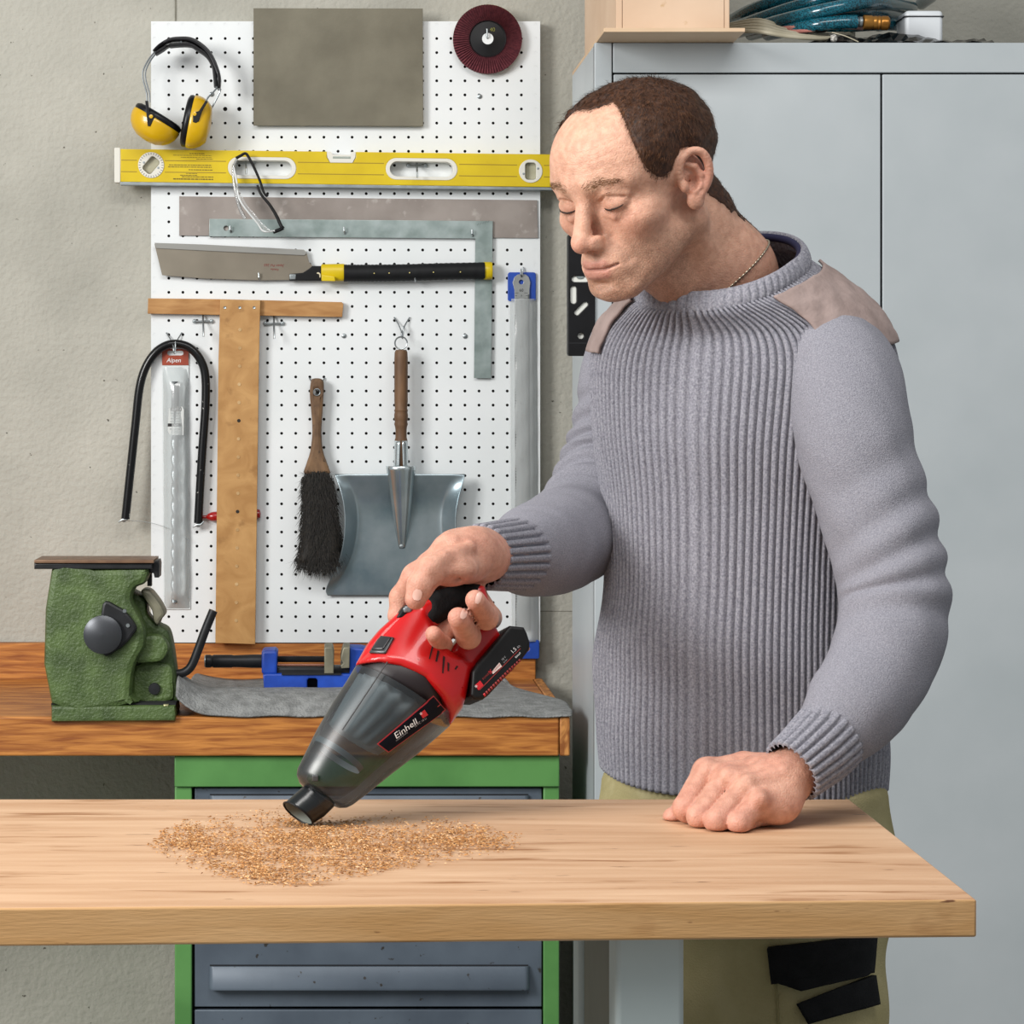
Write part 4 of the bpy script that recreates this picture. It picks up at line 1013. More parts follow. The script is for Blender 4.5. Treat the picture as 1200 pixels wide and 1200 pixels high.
# hose
M_hose = pm('teal_hose', '#063642', '#156274', 420, stretch=(1, 1, 1), rough=.22, coat=.4, detail=1, lo=.45, hi=.55)
M_cable = pm('grey_cable', '#a49c86', '#b5ad98', 30, rough=.5)
t = thing('garden_hose', 'coiled teal hose with a brass coupling on the cupboard top', 'hose', (.78, 4.12, ZC))
def sx(pts, n=6): return [P(*q) for q in crom(pts, n)]
strands = [[(858, 33, 4.30), (885, 24, 4.18), (920, 12, 4.10), (950, 3, 4.06), (985, -8, 4.05), (1050, -20, 4.1), (1095, -12, 4.25), (1080, 4, 4.4)],
           [(856, 25, 4.36), (880, 12, 4.26), (905, 3, 4.20), (940, -7, 4.18), (1000, -18, 4.2)],
           [(862, 38, 4.30), (900, 28, 4.12), (940, 18, 4.02), (985, 8, 3.99), (1020, 3, 4.02), (1050, 4, 4.12), (1068, 10, 4.28), (1040, 18, 4.40)],
           [(880, 40, 4.26), (920, 30, 4.10), (955, 20, 4.04), (1000, 13, 4.03), (1035, 14, 4.10), (1056, 22, 4.25), (1030, 30, 4.38)],
           [(900, 40, 4.16), (925, 35, 4.05), (955, 29.5, 4.00), (985, 26, 3.99), (1004, 25.5, 3.99)],
           [(870, 30, 4.40), (920, 20, 4.30), (980, 12, 4.26), (1030, 10, 4.28), (1062, 17, 4.36)],
           [(960, 36, 4.16), (1000, 30, 4.12), (1040, 28, 4.12), (1066, 30, 4.2), (1090, 30, 4.3)]]
for s_ in strands:
    MB().tube(sx(s_), 8.0 / F * 4.05, 14).obj('hose_strand', M_hose, t)
k = 3.99 / F
br = pm('brass', '#8a5a22', '#b07c3a', 40, rough=.32, metal=.75)
MB().lathe([(5 * k, 0), (6 * k, 0), (6 * k, 3 * k), (5 * k, 4 * k), (6.4 * k, 5 * k), (6.4 * k, 8 * k)], P(1002, 25.5, 3.99), (1, 0, -.03), 16).obj('hose_clip', M_steel, t)
MB().lathe([(4 * k, 0), (8.5 * k, 1 * k), (8.5 * k, 10 * k), (7.5 * k, 12 * k), (8.2 * k, 15 * k), (7.5 * k, 17 * k), (8.4 * k, 19 * k), (7.6 * k, 21 * k), (8.4 * k, 23 * k), (8.4 * k, 29 * k), (6.5 * k, 31 * k), (0, 31 * k)], P(1011, 26, 3.99), (1, 0, -.04), 20).obj('coupling', br, t)
t = thing('cable_coil', 'coil of pale grey cable beside the plywood sheet on the cupboard', 'cable', (.7, 4.05, ZC))
for q, (dy, dz) in enumerate(((0, 0), (-3.5, .02), (-7, .04), (-10.5, .06), (-13.5, .1), (-5, .12))):
    MB().tube(sx([(840, 40 + dy * .6, 4.25), (862, 37 + dy * .7, 4.08 + dz), (890, 37 + dy, 3.985 + dz), (920, 42 + dy * .7, 3.975 + dz), (955, 45 + dy * .45, 3.985 + dz), (985, 44 + dy * .3, 4.02 + dz), (1000, 42 + dy * .3, 4.15)]), 2.6 / F * 4, 9).obj('cable_strand', M_cable, t)
MB().lathe([(0, 0), (.0055, 0), (.006, .006), (.004, .009), (0, .009)], P(974, 45, 3.975), (1, -.4, 0), 12).obj('frayed_end', pm('frayed_white', '#d8d4cc', '#4a4640', 300, rough=.7), t)
t = thing('pink_cable', 'pink cable bundled with a black tie between hose and cable', 'cable', (.75, 4.03, ZC))
pk = pm('pink_cable', '#a86a62', '#b97c72', 40, rough=.45)
for q, dy in enumerate((0, 6)):
    MB().tube(sx([(915, 34 + dy * .6, 4.05), (940, 31 + dy * .8, 4.01), (960, 28 + dy, 4.0), (985, 29 + dy * .4, 4.02), (1010, 33, 4.1)]), 2.9 / F * 4, 9).obj('cable', pk, t)
MB().lathe([(7.6 * k, 0), (8.4 * k, 2 * k), (8.4 * k, 12 * k), (7.6 * k, 14 * k)], P(954, 31, 4.0), (1, 0, .1), 16).obj('cable_tie', M_black, t)
t = thing('black_sheeting', 'crumpled black plastic sheeting behind the brass hose coupling', 'plastic sheet', (.84, 4.1, ZC))
V = []; nx, ny = 26, 10
for j in range(ny + 1):
    for i in range(nx + 1):
        u, v = i / nx, j / ny; x_ = .715 + .30 * u
        h_ = (.004 + .022 * math.sin(math.pi * min(v * 1.1, 1)) * (.7 + .5 * math.sin(u * 9) * math.sin(v * 5 + u * 4))) * min(1, u * 5 + .1)
        V.append((x_, 3.975 + .17 * v, ZC + max(h_, .0015) + .0025 * math.sin(u * 37 + v * 21)))
Fc = [(j * (nx + 1) + i, j * (nx + 1) + i + 1, (j + 1) * (nx + 1) + i + 1, (j + 1) * (nx + 1) + i) for j in range(ny) for i in range(nx)]
mesh_obj('sheeting', V, Fc, pm('black_film', '#0b0b0c', rough=.25), t, smooth=False)
MB().tube(sx([(975, 38, 3.985), (990, 42, 3.975), (1006, 49, 3.97)], 4), .0009, 6).obj('thin_wire', M_cable, t)
t = thing('white_case', 'corner of a small white plastic case at the end of the cupboard top', 'case', (.93, 4.08, ZC))
MB().box(Xp(1061, 4.05), Xp(1061, 4.05) + .06, 4.05, 4.12, ZC + .0006, Zp(12, 4.05)).obj('case_body', pm('case_white', '#d8dce0', rough=.4), t, bevel=.006, seg=3)
MB().box(Xp(1061, 4.05) - .001, Xp(1061, 4.05) + .061, 4.049, 4.121, Zp(20, 4.05), Zp(18.5, 4.05)).obj('case_seam', M_iron, t)

# ================================================================== sawdust on the table
N_ = 17000
g1 = np.random.RandomState(11)
pts_px = []
env = np.array([(176, 992), (190, 975), (230, 962), (290, 954), (340, 949), (400, 960), (460, 957), (520, 963), (570, 972), (612, 983), (600, 994), (560, 1004), (500, 1012), (450, 1020), (410, 1030), (345, 1039), (300, 1036), (250, 1026), (205, 1010)], float)
cand = np.stack([g1.uniform(172, 622, 90000), g1.uniform(940, 1048, 90000)], 1)
sdp = poly_sd(cand, env)
dens = np.clip((-sdp + 5) / 26, 0, 1) ** 1.1 * (.62 + .38 * np.sin(cand[:, 0] * .035 + 1.0) * np.sin(cand[:, 1] * .06)) * np.where(cand[:, 0] > 430, .85, 1)
cl = vnoise(np.stack([cand[:, 0], cand[:, 1] * 2.2, 0 * cand[:, 0]], 1), .11, 4, 2)
dens *= np.clip(.75 + .5 * cl, .12, 1.3)
keep = g1.uniform(0, 1, len(cand)) < dens * .72
cand = cand[keep][:N_]
V = []; Fc = []; cc = []
pal = [C('#96622f')[:3], C('#b17a44')[:3], C('#c6945e')[:3], C('#d9b285')[:3], C('#845226')[:3]]
for (x, y) in cand:
    p = tab(x, y); a = g1.uniform(0, 6.28); L = g1.uniform(.0009, .0027); w = g1.uniform(.0005, .0011); h = g1.uniform(.0002, .0016)
    d = Vector((math.cos(a), math.sin(a), g1.uniform(-.25, .25))); n = Vector((-math.sin(a), math.cos(a), g1.uniform(-.3, .3)))
    p = p + Vector((0, 0, h + .0008)); k = len(V)
    up = Vector((0, 0, w * .8))
    V += [p - d * L - n * w * .4, p + n * w - up * .4, p + d * L, p - n * w - up * .4, p + up]
    Fc += [(k, k + 3, k + 4), (k + 3, k + 2, k + 4), (k + 2, k + 1, k + 4), (k + 1, k, k + 4)]
    cc += [pal[g1.choice(5, p=[.22, .3, .26, .12, .10])]] * 5
V = [(v[0], v[1], max(v[2], ZT + .0002)) for v in V]
sd_ = mesh_obj('sawdust', V, Fc, pm('sawdust_chips', '#ffffff', rough=.8, attr='Col'), None, smooth=False, origin=(Xp(395, 2.55), 2.55, ZT), stuff=True)
set_col(sd_, np.array(cc)); tag(sd_, 'loose heap of reddish brown sawdust spread on the work table', 'sawdust')
# ================================================================== hand vacuum
M_red = pm('red_abs', '#b80d10', '#c21114', 12, rough=.30, coat=.25, spec=.5)
M_smoke = clear('smoked_shell', '#a6adb0', .10, .26, '#2a3034', .32)
M_smoked = clear('smoked_nozzle', '#6c7376', .10, .45, '#15191b', .25)
M_bk = pm('tool_black', '#0a0a0b', '#101012', 60, rough=.5, spec=.3)
M_rub = pm('tool_rubber', '#0e0e0f', '#151516', 90, rough=.75, spec=.2, bump=.0006, bscale=400)
M_filter = pm('filter_grey', '#cfd6d6', '#dfe4e4', 14, rough=.6)
M_btn = pm('button_grey', '#2a2b2d', rough=.3, spec=.5)
M_frame = pm('button_frame', '#4a4c4e', rough=.3, metal=.3)
YV = 2.61; kV = YV / F
vac = thing('hand_vacuum', 'red handheld cordless vacuum with smoked dust container held over the sawdust', 'vacuum', P(345, 962, YV))
p0 = np.array((471., 815.)); A2 = np.array((-.667, .745)); B2 = np.array((-.745, -.667))   # axis towards the nozzle; up-left across
TA = math.tan(math.radians(17)); SA, CA = math.sin(math.radians(17)), math.cos(math.radians(17))
def VP(x, y, w, SA=SA):
    """point of the tool: silhouette position (x, y) px in its mid plane, w px towards the viewer; the nozzle end is turned to the viewer"""
    q = np.array((x, y), float) - p0; u = q @ A2; v = q @ B2
    uu = u - w * SA; s = p0 + A2 * uu + B2 * v
    Y = YV - (u * TA + w * CA) * kV
    g = P(s[0], s[1], YV); return Vector((g.x, Y, g.z))
def ring(a, b, d, n=40, sa=SA):
    a = np.array(a, float); b = np.array(b, float); c = (a + b) / 2; e = (a - b) / 2; out = []
    for j in range(n):
        t_ = 2 * math.pi * j / n; q = c + e * math.cos(t_); out.append(VP(q[0], q[1], d * math.sin(t_), sa))
    return out
rA = [((417, 780), (526, 852), 56), ((407, 796), (514, 862), 54), ((390, 821), (489, 882), 49.5), ((372, 851), (458, 904), 43.5), ((357, 880), (430, 925), 38), ((350, 894), (413, 937), 34.5), ((349, 901), (406, 940), 31), ((352, 909), (399, 940), 26), ((357, 914), (394, 938), 21)]
V, Fc = loft_geo([ring(*r) for r in rA], caps=False)
dust = mesh_obj('dust_container', V, Fc, M_smoke, vac, smooth=True, label='smoked see-through dust container')
# filter seen inside
rF = [((446, 756), (527, 808), 40), ((421, 792), (499, 843), 38), ((406, 815), (476, 862), 34), ((392, 838), (450, 876), 28), ((387, 846), (441, 881), 20), ((395, 852), (430, 874), 8)]
rq = [ring(*r, n=96) for r in rF]
for r_ in rq:                                              # pleats
    c_ = sum(r_, Vector()) / len(r_)
    for k_ in range(96): r_[k_] = c_ + (r_[k_] - c_) * (1 + .05 * math.cos(16 * 2 * math.pi * k_ / 96))
V, Fc = loft_geo(rq)
V2, F2 = loft_geo([ring(*r, n=48) for r in [((441, 757), (531, 808), 46), ((426, 777), (517, 834), 46), ((420, 788), (508, 843), 44)]])
mesh_obj('filter_frame', V2, F2, pm('filter_frame_dark', '#1d1214', rough=.5), dust, smooth=True)
flt = mesh_obj('filter', V, Fc, M_filter, dust, smooth=True)
V, Fc = loft_geo([ring((371, 858), (425, 897), 31, 32), ((ring((368, 864), (420, 902), 31, 32)))], caps=False); mesh_obj('highlight_band', V, Fc, M_filter, dust, smooth=True)  # pale ring added as a highlight in the smoked container
MB().tube([VP(443, 782, 52), VP(420, 816, 48), VP(393, 856, 42)], .0007, 6).obj('mould_seam', M_frame, dust)
# nozzle
rN = [((361, 911), (392, 935), 18, .29), ((357, 914), (391, 939), 18, .32), ((346, 923), (380, 949), 19, .40), ((335, 932), (366.5, 956.5), 19.5, .42)]
V, Fc = loft_geo([ring(q[0], q[1], q[2], 32, q[3]) for q in rN], caps=False)
o = mesh_obj('nozzle', V, Fc, M_smoked, vac, smooth=True)
V, Fc = tube_geo(ring((334.5, 932), (366, 957), 19.8, 40, .42), .0010, 7, True); mesh_obj('nozzle_rim', V, Fc, M_bk, o)
V, Fc = loft_geo([ring((336, 933), (365.5, 956), 18.4, 28, .42), ring((352, 920), (383, 944), 16, 28, .36)], caps=False); mesh_obj('nozzle_throat', V, Fc, pm('throat_grey', '#7d8179', rough=.5), o)
MB().box(*sum([sorted((VP(361, 904, 30)[i], VP(367, 912, 34)[i])) for i in range(3)], [])).obj('container_catch', M_frame, vac, bevel=.001)
# housing: signed-distance solid from side outlines
body = np.array([(417, 779), (431, 755), (445, 739), (464, 722.5), (473, 715), (484, 711), (499, 714), (500, 727), (506, 741), (513, 757), (524, 769), (536, 775), (552, 785), (548, 793), (546, 803), (541, 832), (525.5, 852), (521, 838), (510, 822), (488, 800), (460, 786), (440, 780)])
back_px = [(417, 779), (526, 852)]
loop = np.array([(484, 711), (500, 705), (509, 697), (543, 688.5), (567, 691.5), (572, 708), (581, 741), (586.5, 751), (549, 792), (536, 790), (520, 770), (526, 766), (541, 746), (554, 733), (557, 712), (551, 709), (535, 720), (503, 742), (497, 726)])
def sd_vac(p):
    gx = p[:, 0] / kV + CX; gy = CY - (p[:, 2] - CZ) / kV                # mid-plane px (orthographic at YV)
    s = np.stack([gx, gy], 1) - p0; v = s @ B2; uu = s @ A2; dY = (YV - p[:, 1]) / kV
    # undo VP: uu = u - w SA ; dY = u TA/2 + w CA
    det = CA + SA * TA; w = (dY - uu * TA) / det; u = uu + w * SA
    q = p0 + np.outer(u, A2) + np.outer(v, B2)
    d1 = poly_sd(q, body); d2 = poly_sd(q, loop); aw = np.abs(w)
    # half thickness of the main body shrinks from the collar to the rear
    H = np.clip(56 + (u + 8) * .36, 24, 58)
    prof = np.sqrt(np.maximum(0, 1 - np.clip(v / 66, -1, 1) ** 2)) * H
    r = 12.
    a = np.stack([d1 + r * .8, aw - np.maximum(prof, 14) + r * .8], 1)
    e1 = np.minimum(a.max(1), 0) + np.linalg.norm(np.maximum(a, 0), axis=1) - r * .8
    r2 = 9.
    b = np.stack([d2 + r2, aw - 19 + r2], 1)
    e2 = np.minimum(b.max(1), 0) + np.linalg.norm(np.maximum(b, 0), axis=1) - r2
    return smin(e1, e2, 7) * kV
lo_ = P(408, 860, YV); hi_ = P(596, 680, YV)
V, Fc = nets(sd_vac, (lo_.x, YV - .075, lo_.z), (hi_.x, YV + .075, hi_.z), .0034, sub=1)
hous = mesh_obj('housing', V, Fc, M_red, vac, smooth=True)
bv_h = bvh_of(hous)
def vsolid(name, poly, half, r, m, parent=vac, yoff=0, h=.0022, sub=1, label=None):
    poly = np.array(poly, float)
    def f(p):
        gx = p[:, 0] / kV + CX; gy = CY - (p[:, 2] - CZ) / kV
        s = np.stack([gx, gy], 1) - p0; v = s @ B2; uu = s @ A2; dY = (YV - p[:, 1]) / kV
        det = CA + SA * TA; w = (dY - uu * TA) / det; u = uu + w * SA
        d = poly_sd(p0 + np.outer(u, A2) + np.outer(v, B2), poly); b = np.stack([d + r, np.abs(w - yoff) - half + r], 1)
        return (np.minimum(b.max(1), 0) + np.linalg.norm(np.maximum(b, 0), axis=1) - r) * kV
    x0, y0 = poly.min(0) - 14; x1, y1 = poly.max(0) + 14; a_ = P(x0, y1, YV); b_ = P(x1, y0, YV)
    cu = ((poly.mean(0) - p0) @ A2) * TA; dd = (abs(yoff) + half + 18) * kV + 45 * kV * .5
    V, Fc = nets(f, (a_.x, YV - cu * kV - dd, a_.z), (b_.x, YV - cu * kV + dd, b_.z), h, sub=sub)
    return mesh_obj(name, V, Fc, m, parent, smooth=True, label=label)
grip = vsolid('grip', [(498, 706), (509, 696), (543, 687.5), (563, 690), (561, 702), (551, 711), (534, 722), (502, 742), (493, 733), (489, 727), (498, 716)], 21.5, 12, M_rub, label='black rubber grip sleeve')
batt = vsolid('battery', [(586, 747), (592, 741), (609, 743), (612.5, 750), (616, 761), (615, 769), (607, 779), (566, 820), (559, 825), (549, 824.5), (544.5, 820), (547, 793), (553, 784)], 33, 4, M_bk)
bv_b = bvh_of(batt, hous, dust)
# inner face of the handle strut, rubbered
sw = vsolid('switch', [(462.5, 727), (470, 715), (474, 712), (482, 714), (485, 717), (474, 730)], 11, 3, M_bk, yoff=3)
vsolid('slider', [(469.5, 717), (473, 713.5), (481.5, 716), (479, 722), (471, 721.5)], 9, 2.5, pm('slider_grey', '#7f8487', rough=.25, metal=.2), parent=sw, yoff=8)
def hquad(name, m, c, off, parent=vac, bv=None, nu=10, nv=8, thick=0):
    pts, fc = grid_px(c, nu, nv); o = decal(name, parent, m, pts, fc, bv or bv_h, off, smooth=True)
    if thick: s_ = o.modifiers.new('sol', 'SOLIDIFY'); s_.thickness = thick; s_.offset = 0
    return o
fr = hquad('button_frame', M_frame, [(446.5, 746.5), (462, 748.5), (452, 766.5), (434, 766)], .0012, thick=.002)
hquad('release_button', M_btn, [(448, 748.5), (459, 749.5), (450, 763), (437.5, 763.5)], .0028, parent=fr, thick=.0015)
M_slit = pm('vent_dark', '#2a0505', rough=.7)
for c in ([(506.5, 755), (508.5, 756), (503.5, 773), (502.5, 772)], [(512.5, 762), (515, 763.5), (512, 776), (510, 775)], [(519, 768.5), (521.5, 770), (519.5, 789.5), (517.8, 788.5)], [(524.3, 776), (526.5, 777.5), (526.2, 787), (524.2, 786)], [(535, 780), (537, 781), (534, 785), (532.5, 784)]):
    hquad('vent_slit', M_slit, c, .0004, nu=3, nv=6)
# label on the dust container
bv_d = bvh_of(dust)
M_navy = pm('label_navy', '#070b16', rough=.6, spec=.15); M_lred = pm('label_red', '#b03038', rough=.35); M_logo = pm('logo_red', '#c8202a', rough=.35)
lab = hquad('label_border', M_lred, [(441.3, 871.6), (508, 815), (522.5, 832), (454.6, 881.6)], .0010, bv=bv_d, nu=24, nv=10)
hquad('label', M_navy, [(443.2, 871.6), (508.3, 816.5), (521.3, 831.8), (454.8, 880)], .0016, parent=lab, bv=bv_d, nu=24, nv=10)
ang = -36.5
dtext(lab, 'Einhell', 463.0, 865.6, 6.7, ang, M_wink, bv_d, .022, .18, .0024, sx=1.28)
hquad('logo_square', M_logo, [(491, 835.5), (496.5, 831), (500.5, 837), (494.5, 841)], .0022, parent=lab, bv=bv_d, nu=3, nv=3)
dtext(lab, '*', 493.0, 839.6, 5.6, ang, M_wink, bv_d, .02, 0, .0030)
dtext(lab, 'TE-VC 18 Li', 484.5, 852.0, 2.4, ang, pm('ink_grey', '#a8a8ac'), bv_d, 0, 0, .0024, sx=1.05)
dtext(lab, 'POWER X-CHANGE', 463.6, 867.9, 1.3, ang, MATS['ink_grey'], bv_d, 0, 0, .0024, sx=1.0)
# battery print
ba = -45.5
bl = hquad('logo_square', M_logo, [(556.5, 803), (562.5, 797.5), (566.5, 803), (560.5, 809)], .0006, parent=batt, bv=bv_b, nu=3, nv=3)
dtext(bl, '*', 559.3, 808.2, 5.2, ba, M_wink, bv_b, .02, 0, .0012)
dtext(batt, 'POWER', 566.3, 797.2, 2.3, ba, pm('print_red', '#8d2a28'), bv_b, .01, 0, .0008, sx=1.05)
dtext(batt, 'X', 574.8, 790.5, 4.6, ba, M_logo, bv_b, .03, 0, .0008)
hquad('print_tag', pm('tag_white', '#e8d5cf'), [(576, 787.5), (585, 776.5), (588, 781), (577.5, 790)], .0007, parent=batt, bv=bv_b, nu=3, nv=3)
dtext(batt, 'CHANGE', 578.9, 787.4, 2.0, ba - 3, MATS['print_red'], bv_b, .01, 0, .0014, sx=.95)
dtext(batt, '18 V', 588.5, 774.9, 2.4, ba, MATS['ink_grey'], bv_b, .01, 0, .0008)
dtext(batt, 'Li-Ion', 590.5, 777.3, 1.8, ba, MATS['ink_grey'], bv_b, 0, 0, .0008)
dtext(batt, '1.5', 600.5, 766.3, 4.2, ba, M_wink, bv_b, .02, 0, .0008)
dtext(batt, 'Ah', 606.8, 760.3, 2.6, ba, MATS['ink_grey'], bv_b, 0, 0, .0008)
dtext(batt, 'Einhell', 604.5, 771.5, 2.2, ba, M_wink, bv_b, .02, 0, .0008)
hquad('print_line', MATS['print_red'], [(561.5, 808.3), (609.5, 759.6), (610, 760.4), (562, 809.2)], .0006, parent=batt, bv=bv_b, nu=12, nv=1)
for k in range(16):
    u = k / 15; x_, y_ = 566 + u * 41, 813.5 - u * 40
    hquad('grip_rib', MATS['print_red'] if k else M_logo, [(x_, y_), (x_ + 1.7, y_ - 1.6), (x_ + 3.4, y_ + 1.2), (x_ + 1.6, y_ + 2.9)], .0006, parent=batt, bv=bv_b, nu=1, nv=1, thick=.001)
# ================================================================== the man behind the table
man = thing('person', 'man in a grey ribbed sweater and khaki work trousers leaning one fist on the table', 'person', (.44, 2.90, 0))
def A3(*v): return np.array(v, float)
tf = A3(-.574, -.819, 0); tl = A3(.819, -.574, 0); TC = A3(.454, 2.900, 0)
yw, pt = math.radians(47), math.radians(22)
hf0 = A3(-math.sin(yw), -math.cos(yw), 0); hl = A3(math.cos(yw), -math.sin(yw), 0); hz = A3(0, 0, 1)
hf = hf0 * math.cos(pt) - hz * math.sin(pt); hu = hz * math.cos(pt) + hf0 * math.sin(pt)
HC = A3(.322, 2.80, 1.633); HR = np.stack([hl, hf, hu], 0)             # rows: local x (his left), y (face), z (up)
def to_l(w): return HR @ (np.asarray(w, float) - HC)
def to_w(L): return HC + np.asarray(L) @ HR
def smooth01(x, a, b):
    t = np.clip((x - a) / (b - a), 0, 1); return t * t * (3 - 2 * t)

# ---- head and neck
EB = A3(.42, -.90, 0); EB /= np.linalg.norm(EB); EU = A3(.06, -.20, .98); EU -= EB * (EU @ EB); EU /= np.linalg.norm(EU)
EN = np.cross(EB, EU); EN *= np.sign(EN[0]); EC = A3(.0735, .006, .001)
nk = [to_l((.374, 2.844, 1.60)), to_l((.423, 2.879, 1.535)), to_l((.442, 2.902, 1.46))]
stn = to_l((.428, 2.864, 1.482))
EH = [tuple(v) for v in crom([(-.005, -.001, 0), (-.0055, .014, .003), (.0005, .027, .005), (.012, .0335, .006), (.0235, .029, .007), (.0285, .016, .007), (.0272, 0, .006), (.0215, -.012, .004), (.013, -.021, .002)], 3)]
def sd_ear(q):
    e = (q - EC) @ np.stack([EB, EU, EN], 1) * A3(1, 1.12, 1)
    d = s_ell(e, (.011, .003, -.003), (.016, .028, .0045))
    d = smin(d, s_chain(e, EH, [.0044] * len(EH), .002), .003)
    d = smin(d, s_ell(e, (.006, -.026, .0015), (.0100, .0115, .0058)), .005)
    d = smin(d, s_chain(e, [(.006, .020, .001), (.014, .014, .0025), (.0185, .002, .003), (.0145, -.010, .003), (.007, -.0155, .003)], [.0034, .0038, .004, .0042, .0038], .003), .003)
    d = smax(d, -s_ell(e, (.0065, -.003, .006), (.0075, .0095, .0085)), .003)
    d = smin(d, s_ell(e, (-.0035, -.005, .0035), (.005, .0075, .005)), .003)
    return d
def sd_neck(p):
    n = s_chain(p, [(0, -.028, -.035), tuple(nk[0]), tuple(nk[1]), tuple(nk[2])], [.052, .054, .0635, .066], .02)
    n = smin(n, s_cone(p, (.056, -.012, -.045), tuple(stn), .0115, .009), .020)
    return smin(n, s_cone(p, (0, .026, -.066), tuple(stn), .030, .022), .030)
def curve_xz(p, pts):
    return s_chain(p * A3(1, 0, 1), [(a, 0, b) for a, b in pts], [0] * len(pts), 1e-5)
def sd_headcore(p):
    q = p.copy(); q[:, 0] = np.abs(q[:, 0])
    d = s_ell(p, (0, -.015, .033), (.0760, .0945, .0715))
    d = smin(d, s_ell(p, (0, .034, .034), (.0635, .0555, .0605)), .03)
    d = smin(d, s_ell(p, (0, .036, -.040), (.0560, .0485, .058)), .025)
    d = smin(d, s_cone(q, (.0585, -.010, -.045), (.021, .071, -.090), .0145, .0140), .022)
    d = smin(d, s_sph(p, (0, .078, -.090), .0165), .018)
    d = smin(d, s_ell(q, (.046, .052, -.018), (.019, .022, .016)), .02)
    return d
def sd_head(p):
    q = p.copy(); q[:, 0] = np.abs(q[:, 0])
    d = sd_headcore(p)
    d = smin(d, s_cone(q, (.009, .0845, .027), (.047, .064, .026), .0105, .0085), .012)
    d = smax(d, -s_ell(q, (.0305, .092, .005), (.0165, .0155, .0110)), .009)
    d = smin(d, s_ell(q, (.0315, .0722, .0040), (.0160, .0130, .0130)), .003)
    d = smin(d, s_chain(q, [(.019, .0790, -.0055), (.031, .0795, -.0105), (.044, .070, -.0055)], [.0022, .0026, .0020], .003), .006)
    d = smin(d, s_chain(q, [(.017, .0805, .0125), (.031, .0835, .0165), (.047, .0700, .0125)], [.003, .0036, .003], .003), .006)
    d = smin(d, s_cone(p, (0, .0850, .014), (0, .1065, -.026), .0080, .0098), .010)
    d = smin(d, s_sph(p, (0, .1085, -.0305), .0104), .006)
    d = smin(d, s_ell(q, (.0118, .0975, -.0335), (.0066, .0115, .0080)), .0065)
    d = smin(d, s_ell(p, (0, .076, -.062), (.031, .0235, .024)), .015)
    d = smax(d, -s_ell(q, (.0068, .1030, -.0425), (.0042, .0068, .0042)), .0025)
    d = smin(d, s_chain(q, [(0, .0965, -.0572), (.012, .0945, -.0572), (.024, .0842, -.0622)], [.0040, .0036, .0014], .003), .004)
    d = smin(d, s_chain(q, [(0, .0942, -.0692), (.012, .0922, -.0686), (.023, .0838, -.0645)], [.0046, .0040, .0014], .003), .005)
    d = smax(d, -s_ell(p, (0, .100, -.0825), (.016, .011, .0045)), .008)
    fr = smooth01(p[:, 1], .055, .07)
    d = d + fr * .0026 * np.exp(-(curve_xz(q, [(0, -.0630), (.013, -.0637), (.0255, -.0612)]) / .0015) ** 2) * smooth01(.034 - q[:, 0], 0, .01)
    d = d + fr * .0016 * np.exp(-(curve_xz(q, [(.0195, -.034), (.027, -.046), (.0325, -.060)]) / .0045) ** 2)
    d = d + fr * .0013 * np.exp(-(curve_xz(q, [(.0185, .0085), (.031, .0150), (.046, .0095)]) / .0017) ** 2)
    d = d + smooth01(p[:, 1], .05, .07) * .00022 * (np.exp(-((p[:, 2] - .052 - 3 * p[:, 0] ** 2) / .0016) ** 2) + np.exp(-((p[:, 2] - .063 - 3 * p[:, 0] ** 2) / .0016) ** 2) + .7 * np.exp(-((p[:, 2] - .042 - 3 * p[:, 0] ** 2) / .0016) ** 2))
    d = smin(d, sd_neck(p), .016)
    d = smin(d, sd_ear(q), .004)
    return d
hV, hF = nets(sd_head, (-.105, -.15, -.26), (.105, .13, .135), .0040, sub=2)
def hairmask(p):
    v = p - A3(0, -.01, .03); ph = np.degrees(np.arctan2(np.abs(v[:, 0]), v[:, 1])); ph = np.where(v[:, 0] < 0, np.maximum(ph - 20 * smooth01(ph, 8, 30), 0), ph); el = np.degrees(np.arctan2(v[:, 2], np.hypot(v[:, 0], v[:, 1])))
    he = np.interp(ph, [0, 10, 20, 30, 37, 40.5, 43, 46, 52, 60, 67, 72, 80, 90, 98, 106, 114, 122, 135, 180], [51, 52, 56, 59, 51, 38, 16, 2, -8, -11, -8, -2, 3, 4, -8, -24, -36, -42, -46, -47])
    return (he - el) / 57.3 * .095
